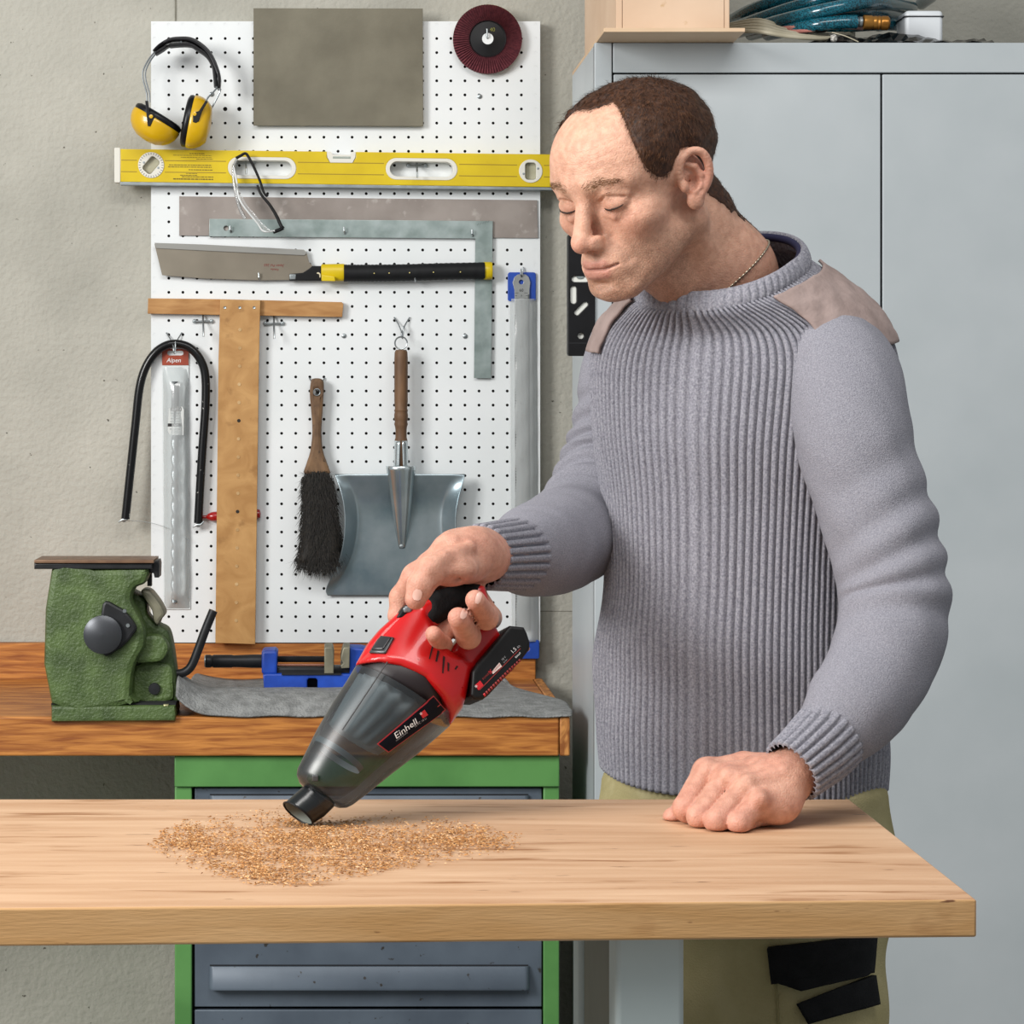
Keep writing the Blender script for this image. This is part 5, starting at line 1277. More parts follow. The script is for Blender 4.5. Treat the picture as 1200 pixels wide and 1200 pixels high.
def skin_cols(p):
    n = len(p); q = p.copy(); q[:, 0] = np.abs(q[:, 0])
    base = np.tile(A3(.70, .405, .285), (n, 1))
    def mixc(c, w): base[:] = base * (1 - w[:, None]) + A3(*c) * w[:, None]
    def bl(c, r): return np.exp(-(((q - A3(*c)) / A3(*r)) ** 2).sum(1))
    mot = vnoise(p, 45, 3, 1)
    mixc((.62, .29, .20), np.clip(.10 + .05 * mot, 0, .2))
    mixc((.62, .25, .18), .42 * bl((.042, .058, -.020), (.02, .03, .018)))
    mixc((.60, .23, .17), .45 * bl((0, .112, -.032), (.014, .014, .012)))
    mixc((.62, .25, .19), .55 * bl((.085, -.02, .0), (.02, .03, .034)))
    mixc((.52, .27, .19), .75 * smooth01(-(p[:, 2] + .2 * p[:, 1]), .085, .15) * (p[:, 1] < .06))  # neck darkened: partly tan, partly shade below the jaw put into the colour
    st = smooth01(-(p[:, 2]) + .0 * p[:, 1], .028, .062) * smooth01(p[:, 1], -.03, .01) * (1 - smooth01(-(p[:, 2] + .25 * p[:, 1]), .118, .150))
    jaw = np.clip(smooth01(q[:, 0], .018, .05) + smooth01(-p[:, 2], .066, .085) + bl((0, .1, -.050), (.026, .02, .006)), 0, 1)
    grain = np.clip(np.random.RandomState(4).normal(.85, .35, n), .1, 1.6)
    mixc((.23, .135, .085), np.clip(.50 * st * jaw * grain, 0, .75))
    mixc((.17, .095, .06), .85 * smooth01(-(hairmask(p)), -.006, .008) * (sd_ear(q) > .0012))
    d1 = s_chain(q, [(0, .0995, -.0585), (.012, .097, -.0580), (.024, .086, -.0625)], [.0045, .0038, .0015]); d2 = s_chain(q, [(0, .0975, -.0690), (.012, .095, -.0683), (.023, .085, -.0648)], [.0058, .0048, .0015])
    mixc((.50, .20, .165), .6 * (1 - smooth01(np.minimum(d1, d2), -.001, .0025)))
    mixc((.24, .10, .08), .75 * np.exp(-(curve_xz(q, [(0, -.0630), (.013, -.0637), (.0255, -.0612)]) / .0011) ** 2) * (p[:, 1] > .07))
    db = s_chain(q, [(.012, .091, .0245), (.028, .0885, .030), (.047, .072, .0265)], [.0045, .0048, .0022]); mixc((.40, .24, .15), .40 * (1 - smooth01(db, 0, .004)) * grain)
    mixc((.56, .27, .20), .4 * bl((.031, .085, -.001), (.016, .012, .010)))
    return base
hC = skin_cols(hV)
headW = to_w(hV)

# ---- hands (signed distance of joints laid out in space)
def H(x, y, Y): v = P(x, y, Y); return (v.x, v.y, v.z)
def rp(r, Y=2.58): return r / F * Y
DR = .032                                                   # right hand: depth of the tool it holds
def fing(p, pts, rs, k=.004): return s_chain(p, [H(*q) for q in pts], [rp(r, pts[0][2]) for r in rs], k)
# right hand, closed on the grip
HL = H
def H(x, y, Y): return HL(x, y, Y + DR)
RH = dict(
  arm=[(640, 650, 2.79), (592, 651, 2.70), (566, 652, 2.645), (550, 654, 2.618)],
  meta=[[(560, 646, 2.630), (522, 650, 2.612), (487, 676, 2.600)], [(562, 640, 2.640), (530, 640, 2.628), (503, 664, 2.628)], [(565, 642, 2.648), (540, 641, 2.640), (523, 660, 2.640)], [(566, 650, 2.650), (552, 650, 2.645), (543, 664, 2.645)]],
  fingers=[[(487, 676, 2.600), (470, 700, 2.612), (467, 722, 2.610), (478, 738, 2.60)],
           [(503, 664, 2.628), (500, 706, 2.640), (512, 746, 2.615), (518, 756, 2.580), (508, 743, 2.548)],
           [(523, 660, 2.640), (530, 700, 2.648), (549, 745, 2.622), (549, 746, 2.575), (537, 724, 2.533)],
           [(543, 664, 2.645), (556, 696, 2.648), (574, 724, 2.622), (570, 724, 2.575), (557, 703, 2.535)]],
  fr=[[15, 13.5, 12, 10], [15, 14, 13, 11.5, 9.5], [15, 14.5, 14.5, 14, 12], [14, 13.5, 13.5, 13.5, 11.5]],
  thumb=[(548, 664, 2.605), (526, 664, 2.575), (504, 670, 2.553), (493, 686, 2.545), (487, 702, 2.543)], tr=[20, 20, 17, 15, 12.5])
def sd_rhand(p):
    d = s_chain(p, [H(*q) for q in RH['arm']], [rp(22, 2.7), rp(26, 2.7), rp(29, 2.65), rp(27, 2.62)], .01)
    d = smin(d, s_chain(p, [H(556, 640, 2.62), H(528, 643, 2.60)], [rp(22), rp(20)], .01), .02)
    for m_ in RH['meta']: d = smin(d, fing(p, m_, [17, 17, 15]), .012)
    d = smin(d, s_ell(p, H(533, 667, 2.575), (.023, .020, .014)), .016)
    f_ = None
    for q, r in zip(RH['fingers'], RH['fr']):
        e = fing(p, q, r, .004); f_ = e if f_ is None else smin(f_, e, .0012)
    d = smin(d, f_, .007)
    d = smin(d, fing(p, [(512, 742, 2.60), (530, 732, 2.605), (556, 722, 2.61)], [12, 13, 12], .006), .008)
    d = smin(d, fing(p, RH['thumb'], RH['tr'], .006), .011)
    # extensor tendons of the thumb and the web crease
    d = smin(d, fing(p, [(552, 640, 2.585), (520, 652, 2.555), (500, 668, 2.540)], [5, 4.5, 4]), .010)
    d = smax(d, -fing(p, [(548, 672, 2.575), (528, 683, 2.550), (508, 692, 2.540)], [1.6, 2.0, 1.2]), .006)
    return d
H_R = H
H = HL
LH = dict(
  meta=[[(918, 902, 2.600), (872, 897, 2.622), (828, 904, 2.614)], [(920, 906, 2.592), (886, 905, 2.600), (852, 912, 2.592)], [(922, 914, 2.582), (898, 916, 2.580), (874, 923, 2.570)], [(922, 922, 2.572), (908, 929, 2.568), (890, 938, 2.553)]],
  fingers=[[(828, 904, 2.614), (803, 947, 2.582), (812, 960, 2.588), (842, 957, 2.620)], [(852, 912, 2.592), (820, 957, 2.561), (832, 963, 2.575), (860, 958, 2.605)], [(874, 923, 2.570), (840, 962, 2.542), (850, 965, 2.560), (876, 960, 2.590)], [(890, 938, 2.553), (866, 965, 2.534), (873, 966, 2.550), (893, 962, 2.575)]],
  fr=[[15.5, 14.5, 13, 11], [15.5, 15, 13.5, 11], [15, 14.8, 13, 11], [14, 13.5, 12, 10]],
  thumb=[(905, 925, 2.625), (860, 940, 2.640), (822, 946, 2.628), (800, 955, 2.612), (789, 958.5, 2.605)], tr=[17, 16, 15, 14.5, 12.5])
def sd_lhand(p):
    d = s_chain(p, [H(1000, 850, 2.66), H(960, 880, 2.61), H(932, 905, 2.588), H(915, 914, 2.585)], [rp(24), rp(28), rp(29.5), rp(27)], .01)
    for m_ in LH['meta']: d = smin(d, fing(p, m_, [19, 16, 14]), .012)
    d = smin(d, s_ell(p, H(908, 944, 2.565), (.026, .022, .020)), .016)
    f_ = None
    for q, r in zip(LH['fingers'], LH['fr']):
        e = fing(p, q, r, .003); f_ = e if f_ is None else smin(f_, e, .0018)
    d = smin(d, f_, .0085)
    for q, r in (((829, 903, 2.602), 10), ((853, 910, 2.578), 11), ((875, 921, 2.556), 10.5), ((890, 936, 2.540), 9.5)):
        d = smin(d, s_sph(p, H(*q), rp(r)), .008)
    for a_, b_ in (((846, 903, 2.598), (908, 892, 2.59)), ((864, 907, 2.578), (912, 897, 2.578)), ((880, 916, 2.560), (916, 904, 2.565))):
        d = smin(d, fing(p, [a_, b_], [4.5, 3.5]), .012)
    d = smin(d, fing(p, LH['thumb'], LH['tr'], .005), .006)
    return smax(d, (ZT + .0006) - p[:, 2], .004)
def bnd(a, b, y0, y1):
    c = [P(x, y, Y) for x in (a[0], b[0]) for y in (a[1], b[1]) for Y in (y0, y1)]
    return [min(v[i] for v in c) for i in range(3)], [max(v[i] for v in c) for i in range(3)]
lo_, hi_ = bnd((455, 600), (620, 770), 2.52, 2.76); hi_[1] = 2.76
H = H_R; rV, rF = nets(sd_rhand, lo_, hi_, .0036, sub=1); H = HL
lo_, hi_ = bnd((770, 870), (985, 990), 2.49, 2.69)
lV, lF = nets(sd_lhand, lo_, hi_, .0029, sub=1)
def hand_cols(V, tips, knk):
    base = np.tile(A3(.66, .36, .26), (len(V), 1)); mot = vnoise(V, 80, 5, 2)
    def mixc(c, w): base[:] = base * (1 - w[:, None]) + A3(*c) * w[:, None]
    mixc((.58, .25, .18), np.clip(.22 + .2 * mot, 0, .5))
    for t_ in tips: mixc((.68, .27, .21), .5 * np.exp(-(((V - A3(*H(*t_))) / .013) ** 2).sum(1)))
    for t_ in knk: mixc((.60, .24, .185), .5 * np.exp(-(((V - A3(*H(*t_))) / .012) ** 2).sum(1)))
    return base
H = H_R; rC = hand_cols(rV, [q[-1] for q in RH['fingers']] + [RH['thumb'][-1]], [RH['thumb'][3], (487, 676, 2.59)])
H = HL; lC = hand_cols(lV, [q[1] for q in LH['fingers']] + [LH['thumb'][-1]], [q[0] for q in LH['fingers']])
# ---- trunk, arms and legs under the clothes (coarse)
def tp(l, f, z): return TC + tl * l + tf * f + A3(0, 0, z)
ARM_R = [H(738, 410, 3.02), H(724, 520, 3.02), H(692, 622, 2.98), H(640, 645, 2.86), H(598, 650, 2.77)]
ARM_L = [H(985, 425, 2.81), H(1003, 510, 2.76), H(1045, 690, 2.70), H(1005, 820, 2.645), H(955, 882, 2.60)]
def sd_core(p):
    d = s_chain(p, [tp(0, 0, 1.0), tp(0, 0, 1.25), tp(0, 0, 1.38), tp(0, .01, 1.50)], [.095, .10, .10, .055], .03)
    d = smin(d, s_cone(p, tp(-.10, 0, 1.415), tp(.10, 0, 1.415), .045, .045), .03)
    d = smin(d, s_chain(p, ARM_R, [.030, .036, .034, .030, .022], .01), .015)
    d = smin(d, s_chain(p, ARM_L, [.034, .038, .036, .030, .022], .01), .015)
    for s in (-1, 1): d = smin(d, s_chain(p, [tp(s * .075, 0, .95), tp(s * .085, .01, .50), tp(s * .09, -.005, .10)], [.078, .052, .038], .02), .03)
    return d
cV, cF = nets(sd_core, (.05, 2.50, .03), (.72, 3.16, 1.58), .016)
bV = np.concatenate([headW, rV, lV, cV]); o1 = len(headW); o2 = o1 + len(rV); o3 = o2 + len(lV)
bF = np.concatenate([hF, rF + o1, lF + o2, cF + o3])
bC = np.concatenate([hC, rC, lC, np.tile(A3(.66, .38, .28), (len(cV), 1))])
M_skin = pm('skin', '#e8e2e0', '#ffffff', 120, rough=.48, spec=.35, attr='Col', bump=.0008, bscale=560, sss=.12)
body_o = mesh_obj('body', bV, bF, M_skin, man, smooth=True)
set_col(body_o, bC)
# ---- nails
M_nail = pm('nail', '#e6bcae', '#deb0a0', 60, rough=.3, coat=.2)
bv_r = BVHTree.FromPolygons([tuple(v) for v in rV], [tuple(int(i) for i in f) for f in rF])
def nail(c, ang, L, w):
    pts, fc = [], []
    a = math.radians(ang); d = (math.cos(a), math.sin(a)); n_ = (-d[1], d[0])
    for j in range(7):
        for i in range(6):
            u, v = i / 5 * 2 - 1, j / 6 * 2 - 1
            ww = w * math.sqrt(max(.08, 1 - (abs(v) ** 3) * .8)); pts.append((c[0] + d[0] * L * v + n_[0] * ww * u, c[1] + d[1] * L * v + n_[1] * ww * u))
    for j in range(6):
        for i in range(5): fc.append((j * 6 + i, j * 6 + i + 1, (j + 1) * 6 + i + 1, (j + 1) * 6 + i))
    return decal('nail', body_o, M_nail, pts, fc, bv_r, .0006, smooth=True)
nail((489, 697), 103, 6.5, 5.2); nail((543.5, 719), -68, 6.5, 3.6); nail((560.5, 701), -72, 6.5, 3.2)
# ---- eyes and lashes
M_eye = pm('eye_white', '#b9aca4', rough=.15); M_lash = pm('lash', '#2a1a12', rough=.6)
for s in (-1, 1):
    c = A3(s * .0315, .0722, .0040); ra = A3(.0152, .0128, .0122) * 1.03
    def ep(az, el): a, e = math.radians(az), math.radians(el); return to_w(c + ra * A3(math.sin(a) * math.cos(e), math.cos(a) * math.cos(e), math.sin(e)))
    up = [(az * s, -30 + 14 * (az / 62) ** 2 + (4 if az > 0 else 0)) for az in range(-56, 66, 8)]
    V = [];
    for az, el in up: V += [ep(az, el), ep(az, el - 9 * math.cos(math.radians(abs(az) * 1.35)))]
    Fc = [(2 * i, 2 * i + 1, 2 * i + 3, 2 * i + 2) for i in range(len(up) - 1)]
    mesh_obj('eye', V, Fc, M_eye, man, smooth=True)
    mb = MB().tube([ep(az, el + 1.5) + (HR[1] * .0006) for az, el in up], [.0004 + .0006 * math.sin(math.pi * i / (len(up) - 1)) for i in range(len(up))], 6)
    for az, el in up[2:-1]:
        p_ = ep(az, el); q_ = p_ + (HR[1] * .0045 - HR[2] * .0035 + HR[0] * s * .001 * (az * s / 40)); w_ = HR[0] * .00028
        mb.add([p_ - w_, p_ + w_, q_], [(0, 1, 2)])
    mb.obj('eyelashes', M_lash, man, smooth=False)
# ---- hair
M_hair = pm('hair_brown', '#2a170d', '#4a2c19', 260, stretch=(1, 1, 1), rough=.55, spec=.35)
def sd_hair(p):
    m_ = hairmask(p); d = sd_headcore(p); q = p.copy(); q[:, 0] = np.abs(q[:, 0])
    nn = smin(d, sd_neck(p), .016)
    th_ = .0008 + .0062 * smooth01(-m_, 0, .035) * (.35 + .65 * smooth01(p[:, 2], -.01, .075)) + .0012 * vnoise(p, 160, 9, 2) * smooth01(-m_, 0, .02)
    return smax(smax(nn - th_, m_ + .002 * vnoise(p, 300, 2, 1), .003), -(nn + .006), .002)
aV, aF = nets(sd_hair, (-.1, -.13, -.11), (.1, .11, .145), .0045, sub=1)
hair = mesh_obj('hair', to_w(aV), aF, M_hair, man, smooth=True)
rs = np.random.RandomState(21)
fcs = hF[rs.randint(0, len(hF), 160000)]; pcs = hV[fcs].mean(1); ms_ = hairmask(pcs)
edge = pcs[(ms_ > -.008) & (ms_ < .0055 * rs.uniform(0, 1, len(ms_)) ** 1.5) & (sd_ear(np.abs(pcs) * A3(1, 0, 0) + pcs * A3(0, 1, 1)) > .003) & (pcs[:, 2] > -.02)][:5000]
fc = aF[rs.randint(0, len(aF), 30000)]; pc = aV[fc].mean(1) + rs.normal(0, .0008, (30000, 3))
nn_ = np.stack([sd_headcore(pc + np.eye(3)[i] * .001) - sd_headcore(pc - np.eye(3)[i] * .001) for i in range(3)], 1) / .002
nn_ /= np.linalg.norm(nn_, axis=1, keepdims=True)
okm = (np.minimum(sd_headcore(pc), sd_neck(pc)) > -.0005) & (hairmask(pc) < .003)
pc, nn_ = pc[okm][:17000], nn_[okm][:17000]
ne_ = np.stack([sd_headcore(edge + np.eye(3)[i] * .001) - sd_headcore(edge - np.eye(3)[i] * .001) for i in range(3)], 1) / .002
n_in = len(pc); pc = np.concatenate([pc, edge]); nn_ = np.concatenate([nn_, ne_ / np.linalg.norm(ne_, axis=1, keepdims=True)])
cr = A3(0, -.055, .11); dirn = pc - cr; dirn[:, 1] += .02 * (pc[:, 2] > .06); dirn -= nn_ * (dirn * nn_).sum(1, keepdims=True)
dirn /= np.linalg.norm(dirn, axis=1, keepdims=True) + 1e-9
dirn += rs.normal(0, .20, dirn.shape) + nn_ * .14
dirn /= np.linalg.norm(dirn, axis=1, keepdims=True)
Ls = (.0035 + .0065 * smooth01(pc[:, 2], 0, .08))[:, None] * rs.uniform(.6, 1.2, (len(pc), 1)) * smooth01(-hairmask(pc), -.004, .02)[:, None]
Ls[n_in:] = rs.uniform(.0015, .0038, (len(pc) - n_in, 1))
sd2 = np.cross(nn_, dirn); sd2 /= np.linalg.norm(sd2, axis=1, keepdims=True)
wv = .00028
sv = np.stack([pc - sd2 * wv, pc + sd2 * wv, pc + dirn * Ls + nn_ * .0003], 1).reshape(-1, 3)
mesh_obj('hair_strands', to_w(sv), np.arange(len(sv)).reshape(-1, 3), pm('hair_strand', '#3a2113', '#6b4427', 160, rough=.5), hair, smooth=False, stuff=True)
# eyebrows
mb = MB()
for s in (-1, 1):
    for k in range(260):
        u = rs.uniform(0, 1); b_ = np.array([np.interp(u, [0, .5, 1], v) for v in ([.010, .028, .048], [.0925, .0895, .0720], [.0235, .0300, .0265])]) * A3(s, 1, 1)
        b_ = b_ + rs.normal(0, 1, 3) * A3(.0015, .0006, .0034 * (1 - .5 * u)); d_ = s_head1 = None
        pb = b_[None]; dv = sd_head(pb)[0]; g_ = np.array([(sd_head(pb + np.eye(3)[i] * .0006) - sd_head(pb - np.eye(3)[i] * .0006))[0] for i in range(3)]) if False else b_ - A3(0, 0, .01)
        g_ = g_ / np.linalg.norm(g_); p_ = b_ - g_ * (dv - .0002)
        q_ = p_ + A3(s * .0042, -.0014, .0018 - .002 * u) * rs.uniform(.6, 1.2) + g_ * .0009; w_ = A3(0, .0001, .00022)
        mb.add([to_w(p_ - w_), to_w(p_ + w_), to_w(q_)], [(0, 1, 2)])
mb.obj('eyebrows', pm('brow_hair', '#6e4c30', '#8e6a48', 80, rough=.6), man, smooth=False, stuff=True)

# ================================================================== clothes
M_knit = pm('heather_knit', '#75747e', '#a3a2aa', 420, rough=.85, spec=.15, bump=.0012, bscale=900, lo=.3, hi=.7, detail=3)
M_knit2 = pm('smooth_knit', '#7b7a83', '#9a99a1', 700, rough=.85, spec=.15, bump=.0011, bscale=800, lo=.3, hi=.7, detail=3)
M_patch = pm('shoulder_cloth', '#8d7c77', '#9f8d88', 30, rough=.8, bump=.0012, bscale=120, spec=.2)
M_khaki = pm('khaki_cloth', '#a0966c', '#b7ac84', 9, rough=.85, bump=.0012, bscale=500, spec=.15, c3='#b5ab84', s3=24, lo3=.55, hi3=.75)
M_kblack = pm('black_cloth', '#101113', '#18191b', 60, rough=.8, bump=.001, bscale=700, spec=.2)
# ring table: z, half width, half depth, forward shift, tilt (front lower / back higher)
RT = np.array([(.955, .160, .126, .000, .000), (1.00, .161, .125, .0, 0), (1.06, .159, .122, .002, 0), (1.13, .157, .119, .002, 0), (1.20, .157, .117, .0, 0), (1.28, .163, .118, .0, 0), (1.35, .172, .120, .002, 0), (1.40, .178, .116, .003, .002),
               (1.435, .180, .110, .005, .006), (1.462, .175, .102, .009, .012), (1.488, .160, .093, .016, .020), (1.510, .134, .087, .029, .028), (1.526, .108, .083, .041, .034), (1.538, .084, .0755, .047, .038)])
NV = 150; NU = 112 * 8
cum = np.concatenate([[0], np.cumsum(np.hypot(np.hypot(np.diff(RT[:, 0]), np.diff(RT[:, 1])), np.diff(RT[:, 2])))]); cum /= cum[-1]
def catmull1(t, xs, ys):
    i = np.clip(np.searchsorted(xs, t) - 1, 0, len(xs) - 2); h = (t - xs[i]) / (xs[i + 1] - xs[i])
    m = np.gradient(ys, xs); dx = xs[i + 1] - xs[i]
    return (2 * h ** 3 - 3 * h ** 2 + 1) * ys[i] + (h ** 3 - 2 * h ** 2 + h) * dx * m[i] + (-2 * h ** 3 + 3 * h ** 2) * ys[i + 1] + (h ** 3 - h ** 2) * dx * m[i + 1]
def torso_pts(U, T):
    z, a, b, df, ti = [catmull1(T, cum, RT[:, k]) for k in range(5)]
    su, cu_ = np.sin(U), np.cos(U); e = 2 / 2.35
    s_ = np.sign(su) * np.abs(su) ** e; c_ = np.sign(cu_) * np.abs(cu_) ** e
    hem = np.clip(1 - T / .18, 0, 1) ** 2
    z = z - ti * cu_ + hem * (.022 * np.clip(-su, 0, 1) ** 2 + .008)
    pts = TC + (a * s_)[:, None] * tl + (b * c_ + df)[:, None] * tf; pts[:, 2] = z
    return pts
def torso_grid(us, ts):
    U, T = np.meshgrid(us, ts); p = torso_pts(U.ravel(), T.ravel()).reshape(len(ts), len(us), 3)
    fo = vnoise(p.reshape(-1, 3) * A3(1, 1, .55), 22, 31, 2).reshape(len(ts), len(us))
    Tm = T; amp = .0045 * np.exp(-((Tm - .22) / .16) ** 2) + .0018
    du = np.roll(p, -1, 1) - np.roll(p, 1, 1); dv = np.gradient(p, axis=0); n = np.cross(du, dv); n /= np.linalg.norm(n, axis=2, keepdims=True) + 1e-12
    return p + n * (fo * amp)[..., None], n, T
us = np.linspace(-math.pi, math.pi, NU, endpoint=False); ts = np.linspace(0, 1, NV)
gp, gn, gT = torso_grid(us, ts)
kn = np.arange(NU) / 8.0
ph = np.abs(((kn + .5) % 1) - .5) * 2
rib = -np.exp(-((1 - ph) / .30) ** 2) * .0042 + .0008 * (1 - ph ** 2)
gp = gp + gn * (rib[None, :] * np.ones((NV, 1)))[..., None]
# inward turned hem
hemrow = gp[0] + (TC + A3(0, 0, 0) - gp[0]) * A3(.06, .06, 0)
Vt = np.concatenate([hemrow[None], gp], 0).reshape(-1, 3); R_ = NV + 1
i0 = np.arange(R_ - 1)[:, None] * NU; j0 = np.arange(NU)[None, :]; j1 = (j0 + 1) % NU
Ft = np.stack([i0 + j0, i0 + j1, i0 + NU + j1, i0 + NU + j0], -1).reshape(-1, 4)
sweater = mesh_obj('sweater', Vt, Ft, M_knit, man, smooth=True, label='grey ribbed crew neck sweater')
def spath(pts, rs, n):
    P_ = crom(pts, n); R2 = crom([(r, 0) for r in rs], n); return np.array(P_), np.array([r[0] for r in R2])
def sleeve(name, pts, rs, m, n=14, nu=80, fold=None, ribs=0, sq=1.0, flare=0, amp=.0016, seed=1, parent=None, k_end=None):
    pc_, rr = spath(pts, rs, n); N = len(pc_); V = []; nrm = None
    tt = np.gradient(pc_, axis=0); tt /= np.linalg.norm(tt, axis=1, keepdims=True)
    for i in range(N):
        t_ = Vector(tt[i])
        if nrm is None: nrm = (Vector((0, -1, 0)) - t_ * t_.dot(Vector((0, -1, 0)))).normalized()
        nrm = (nrm - t_ * nrm.dot(t_)).normalized(); bn = t_.cross(nrm)
        for j in range(nu):
            a = 2 * math.pi * j / nu; r_ = rr[i]
            if ribs:
                ph_ = abs(((j * ribs / nu + .5) % 1) - .5) * 2; r_ += -.0042 * math.exp(-((1 - ph_) / .30) ** 2)
            if fold: r_ += fold(i / (N - 1), a)
            V.append(Vector(pc_[i]) + (nrm * math.cos(a) + bn * math.sin(a)) * r_)
    V = np.array([tuple(v) for v in V])
    if not ribs:
        Cn = np.repeat(pc_, nu, 0); dd = V - Cn; dd /= np.linalg.norm(dd, axis=1, keepdims=True); V = V + dd * (amp * vnoise(V, 38, seed, 2))[:, None]
    i0 = np.arange(N - 1)[:, None] * nu; j0 = np.arange(nu)[None, :]; j1 = (j0 + 1) % nu
    Fc = np.stack([i0 + j0, i0 + j1, i0 + nu + j1, i0 + nu + j0], -1).reshape(-1, 4)
    if ribs:
        k = len(V); last = V[(N - 1) * nu:N * nu]; c_ = last.mean(0); V = np.concatenate([V, c_ + (last - c_) * .90]); b_ = (N - 1) * nu
        Fc = np.concatenate([Fc, np.stack([b_ + j0[0], b_ + j1[0], k + j1[0], k + j0[0]], -1)])
    return mesh_obj(name, V, Fc, m, parent or sweater, smooth=True)
def fold_r(u, a):
    s = 0
    for u0, w_, d_, ph_ in ((.40, .016, .007, .4), (.455, .014, .009, .2), (.51, .016, .010, .0), (.565, .015, .008, -.2), (.63, .02, .006, -.3), (.71, .03, .005, -.2), (.33, .02, .005, .5)):
        uu = u0 + .035 * math.sin(a - .6 + ph_)
        s -= d_ * math.exp(-((u - uu) / w_) ** 2) * (.55 + .45 * math.cos(a - .5))
    return s
def fold_l(u, a):
    s = 0
    for u0, w_, d_ in ((.50, .020, .006), (.565, .018, .008), (.63, .02, .007), (.70, .022, .005), (.42, .03, .004)):
        uu = u0 + .03 * math.sin(a + .8); s -= d_ * math.exp(-((u - uu) / w_) ** 2) * (.5 + .5 * math.cos(a + 1.6))
    return s
sleeve('sleeve', [H(775, 392, 3.00), H(750, 396, 3.02), H(733, 432, 3.03), H(726, 485, 3.03), H(714, 545, 3.02), H(690, 605, 2.985), H(655, 634, 2.91), H(624, 646, 2.83), H(601, 650, 2.775)], [.03, .048, .053, .055, .060, .062, .058, .051, .037], M_knit2, n=16, fold=fold_r, seed=3)
sleeve('cuff', [H(606, 650, 2.785), H(590, 651, 2.75), H(575, 652, 2.715), H(563, 653, 2.69)], [.0405, .0385, .0365, .0355], M_knit, n=4, nu=24 * 8, ribs=24)
sleeve('sleeve', [H(930, 405, 2.84), H(960, 414, 2.815), H(985, 445, 2.785), H(998, 505, 2.755), H(1020, 580, 2.735), H(1042, 655, 2.712), H(1049, 715, 2.695), H(1033, 778, 2.665), H(998, 833, 2.628), H(968, 868, 2.603)], [.03, .058, .066, .064, .062, .061, .060, .056, .049, .036], M_knit2, n=16, fold=fold_l, seed=7)
sleeve('cuff', [H(972, 864, 2.607), H(957, 879, 2.594), H(942, 892, 2.584), H(928, 903.5, 2.575)], [.0400, .0385, .0362, .0345], M_knit, n=4, nu=24 * 8, ribs=24)
# collar band
ucs = np.linspace(0, 2 * math.pi, 58 * 8, endpoint=False)
base = torso_pts(ucs, np.full(len(ucs), .985)); axis_c = base.mean(0)
outw = base - axis_c; outw[:, 2] = 0; outw /= np.linalg.norm(outw, axis=1, keepdims=True)
upv = A3(0, 0, 1) - outw * .35; upv /= np.linalg.norm(upv, axis=1, keepdims=True); sdv_ = np.cross(np.roll(base, -1, 0) - np.roll(base, 1, 0), upv); sdv_ /= np.linalg.norm(sdv_, axis=1, keepdims=True)
phc = np.abs(((np.arange(len(ucs)) / 8 + .5) % 1) - .5) * 2; rc = -.0022 * np.exp(-((1 - phc) / .33) ** 2)
V = []
NC = 14
for j in range(NC):
    a = 2 * math.pi * j / NC; V.append(base + upv * (.008 + .0125 * math.sin(a)) + sdv_ * ((.0052 + rc)[:, None] * math.cos(a)))
V = np.array(V); n_ = len(ucs)
Fc = [(j * n_ + i, j * n_ + (i + 1) % n_, ((j + 1) % NC) * n_ + (i + 1) % n_, ((j + 1) % NC) * n_ + i) for j in range(NC) for i in range(n_)]
mesh_obj('collar', V.reshape(-1, 3), Fc, M_knit, sweater, smooth=True)
# undershirt neckline
ub = [tuple(b - o_ * .009 + A3(0, 0, .012) ) for b, o_ in zip(base[::8], outw[::8])]
V, Fc = tube_geo(ub, .0045, 8, True); mesh_obj('undershirt', V, Fc, pm('navy_cotton', '#17163a', rough=.8), man, smooth=True)
# shoulder patches, lying on the knit
for s, u0, u1 in ((1, 46, 134), (-1, 46, 134)):
    uu = np.radians(np.linspace(u0, u1, 34)) * s; tt_ = np.linspace(.795, .962, 30)
    U, T = np.meshgrid(uu, tt_)
    sh = (T - .795) / .167; Uc = math.radians(90) * s + (U - math.radians(90) * s) * (1 - .12 * sh)
    p_ = torso_pts(Uc.ravel(), T.ravel()).reshape(30, 34, 3)
    du = np.gradient(p_, axis=1); dv = np.gradient(p_, axis=0); n_ = np.cross(du, dv); n_ /= np.linalg.norm(n_, axis=2, keepdims=True)
    cen = TC + A3(0, 0, 1.40); n_ *= np.sign((n_ * (p_ - cen)).sum(2))[..., None]
    wr = .0012 * vnoise(p_.reshape(-1, 3), 95, 12, 2).reshape(30, 34)
    p_ = p_ + n_ * (.0068 + wr)[..., None]
    Fc = [(j * 34 + i, j * 34 + i + 1, (j + 1) * 34 + i + 1, (j + 1) * 34 + i) for j in range(29) for i in range(33)]
    o = mesh_obj('shoulder_patch', p_.reshape(-1, 3), Fc, M_patch, sweater, smooth=True, label='dusty pink cloth shoulder patch')
    so = o.modifiers.new('sol', 'SOLIDIFY'); so.thickness = .0035; so.offset = -1
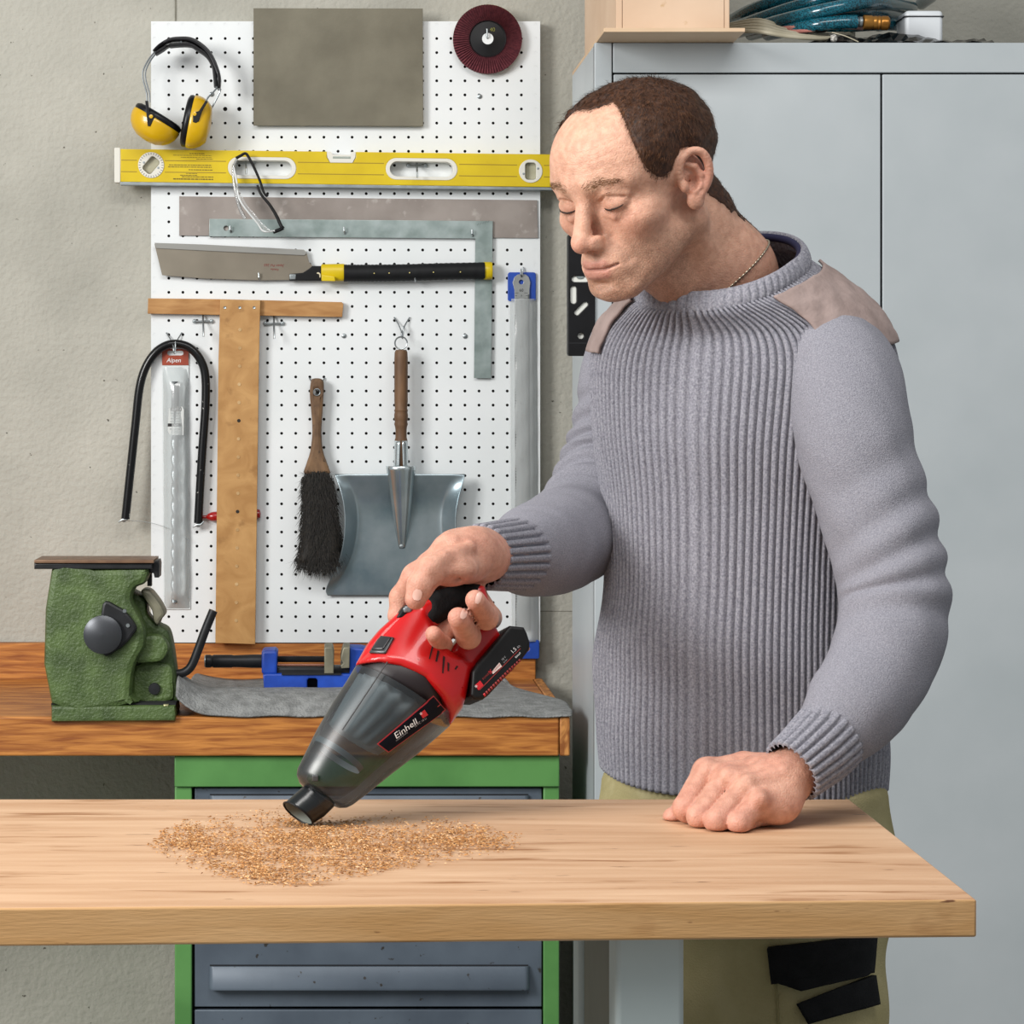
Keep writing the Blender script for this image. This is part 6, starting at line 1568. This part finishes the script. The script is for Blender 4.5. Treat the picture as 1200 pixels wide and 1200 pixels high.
# chain necklace
kp = crom([(.468, 2.945, 1.588), (.482, 2.890, 1.582), (.462, 2.830, 1.556), (.420, 2.808, 1.515), (.385, 2.806, 1.478), (.360, 2.835, 1.495), (.362, 2.885, 1.530), (.405, 2.945, 1.556)], 12, True)
kl = np.array([to_l(q) for q in kp])
for _ in range(6):
    dd = sd_head(kl) - .0012; g_ = np.stack([sd_head(kl + np.eye(3)[i] * .001) - sd_head(kl - np.eye(3)[i] * .001) for i in range(3)], 1) / .002
    kl = kl - g_ * (dd / np.maximum((g_ * g_).sum(1), .2))[:, None]
kw = to_w(kl); mb = MB()
for k in range(len(kw)):
    q_ = Vector(kw[k]); q2 = Vector(kw[(k + 1) % len(kw)]); d_ = q2 - q_
    nl = max(1, int(d_.length / .0032))
    for e in range(nl):
        mb.lathe([(.0004, 0), (.0013, d_.length / nl * .25), (.0013, d_.length / nl * .65), (.0004, d_.length / nl * .92)], q_ + d_ * (e / nl), d_, 6)
mb.obj('necklace', pm('silver_chain', '#b9ac98', rough=.3, metal=.8), man, autos=60)

# trousers
def lp_(p): w = p - TC; return np.stack([w @ tl, w @ tf, p[:, 2]], 1)
def sd_trou(p):
    q = lp_(p)
    e = np.sqrt((q[:, 0] / .169) ** 2 + (q[:, 1] / .117) ** 2); d = (e - 1) * .117
    d = smax(smax(d, q[:, 2] - .972, .014), .80 - q[:, 2], .10)
    for s in (-1, 1): d = smin(d, s_chain(q, [(s * .074, .002, .86), (s * .076, .004, .72), (s * .080, .010, .52), (s * .090, -.005, .11)], [.092, .088, .076, .066], .03), .05)
    d = d + .0035 * vnoise(q * A3(1, 1, .6), 24, 41, 2) * smooth01(.95 - q[:, 2], 0, .1)
    return smax(d, .085 - p[:, 2], .01)
tV, tF = nets(sd_trou, (.18, 2.62, .07), (.70, 3.16, 1.0), .012, sub=1)
trou = mesh_obj('trousers', tV, tF, M_khaki, man, smooth=True, label='khaki work trousers with black thigh pockets')
bv_t = bvh_of(trou)
def patch(name, poly, m, off, th_=.003):
    poly = np.array(poly, float); x0, y0 = poly.min(0); x1, y1 = poly.max(0)
    cu = curve_mesh([[tuple(q) for q in poly]], .001, 0)
    pts, fc = [], []
    n1, n2 = 22, 12
    top = [(0, 0)]
    pts, fc = grid_px(poly[[0, 1, 2, 3]].tolist(), n1, n2)
    o = decal(name, trou, m, pts, fc, bv_t, off, smooth=True); so = o.modifiers.new('sol', 'SOLIDIFY'); so.thickness = th_; so.offset = 0; return o
patch('pocket_flap', [(901, 1108), (1021, 1094), (1017, 1139), (906, 1152)], M_kblack, .006, .006)
patch('pocket_flap', [(906, 1148), (1017, 1136), (1010, 1142), (938, 1161)], M_kblack, .0062, .006)
patch('pocket_flap', [(933, 1176), (1019, 1142), (1024, 1176), (946, 1199)], M_kblack, .006, .006)
V = []
for z_ in (.93, .965, 1.0):
    for k in range(60):
        a = 2 * math.pi * k / 60; V.append(TC + tl * .148 * math.sin(a) + tf * .108 * math.cos(a) + A3(0, 0, z_))
Fc = [(r * 60 + k, r * 60 + (k + 1) % 60, (r + 1) * 60 + (k + 1) % 60, (r + 1) * 60 + k) for r in range(2) for k in range(60)]
mesh_obj('undershirt_hem', V, Fc, pm('navy_cloth', '#14171f', rough=.8), man, smooth=True)
MB().tube([h for h in (hit(x, y, bv_t, .001) for x, y in ((909, 1153), (911, 1170), (912, 1190), (912, 1210))) if h], .0014, 6).obj('pocket_seam', pm('khaki_seam', '#8e855c', rough=.85), trou)
# shoes
for s in (-1, 1):
    c_ = tp(s * .092, .045, 0); 
    def sd_shoe(p, s=s):
        q = lp_(p) - A3(s * .092, .045, 0)
        d = smin(s_ell(q, (0, .04, .035), (.048, .105, .045)), s_ell(q, (0, -.05, .055), (.040, .055, .060)), .02); return smax(d, .001 - q[:, 2], .004)
    V, Fc = nets(sd_shoe, tuple(c_ - A3(.20, .20, 0.01)), tuple(c_ + A3(.20, .20, .15)), .012); mesh_obj('shoe', V, Fc, pm('dark_shoe', '#2a2724', rough=.6), man, smooth=True)
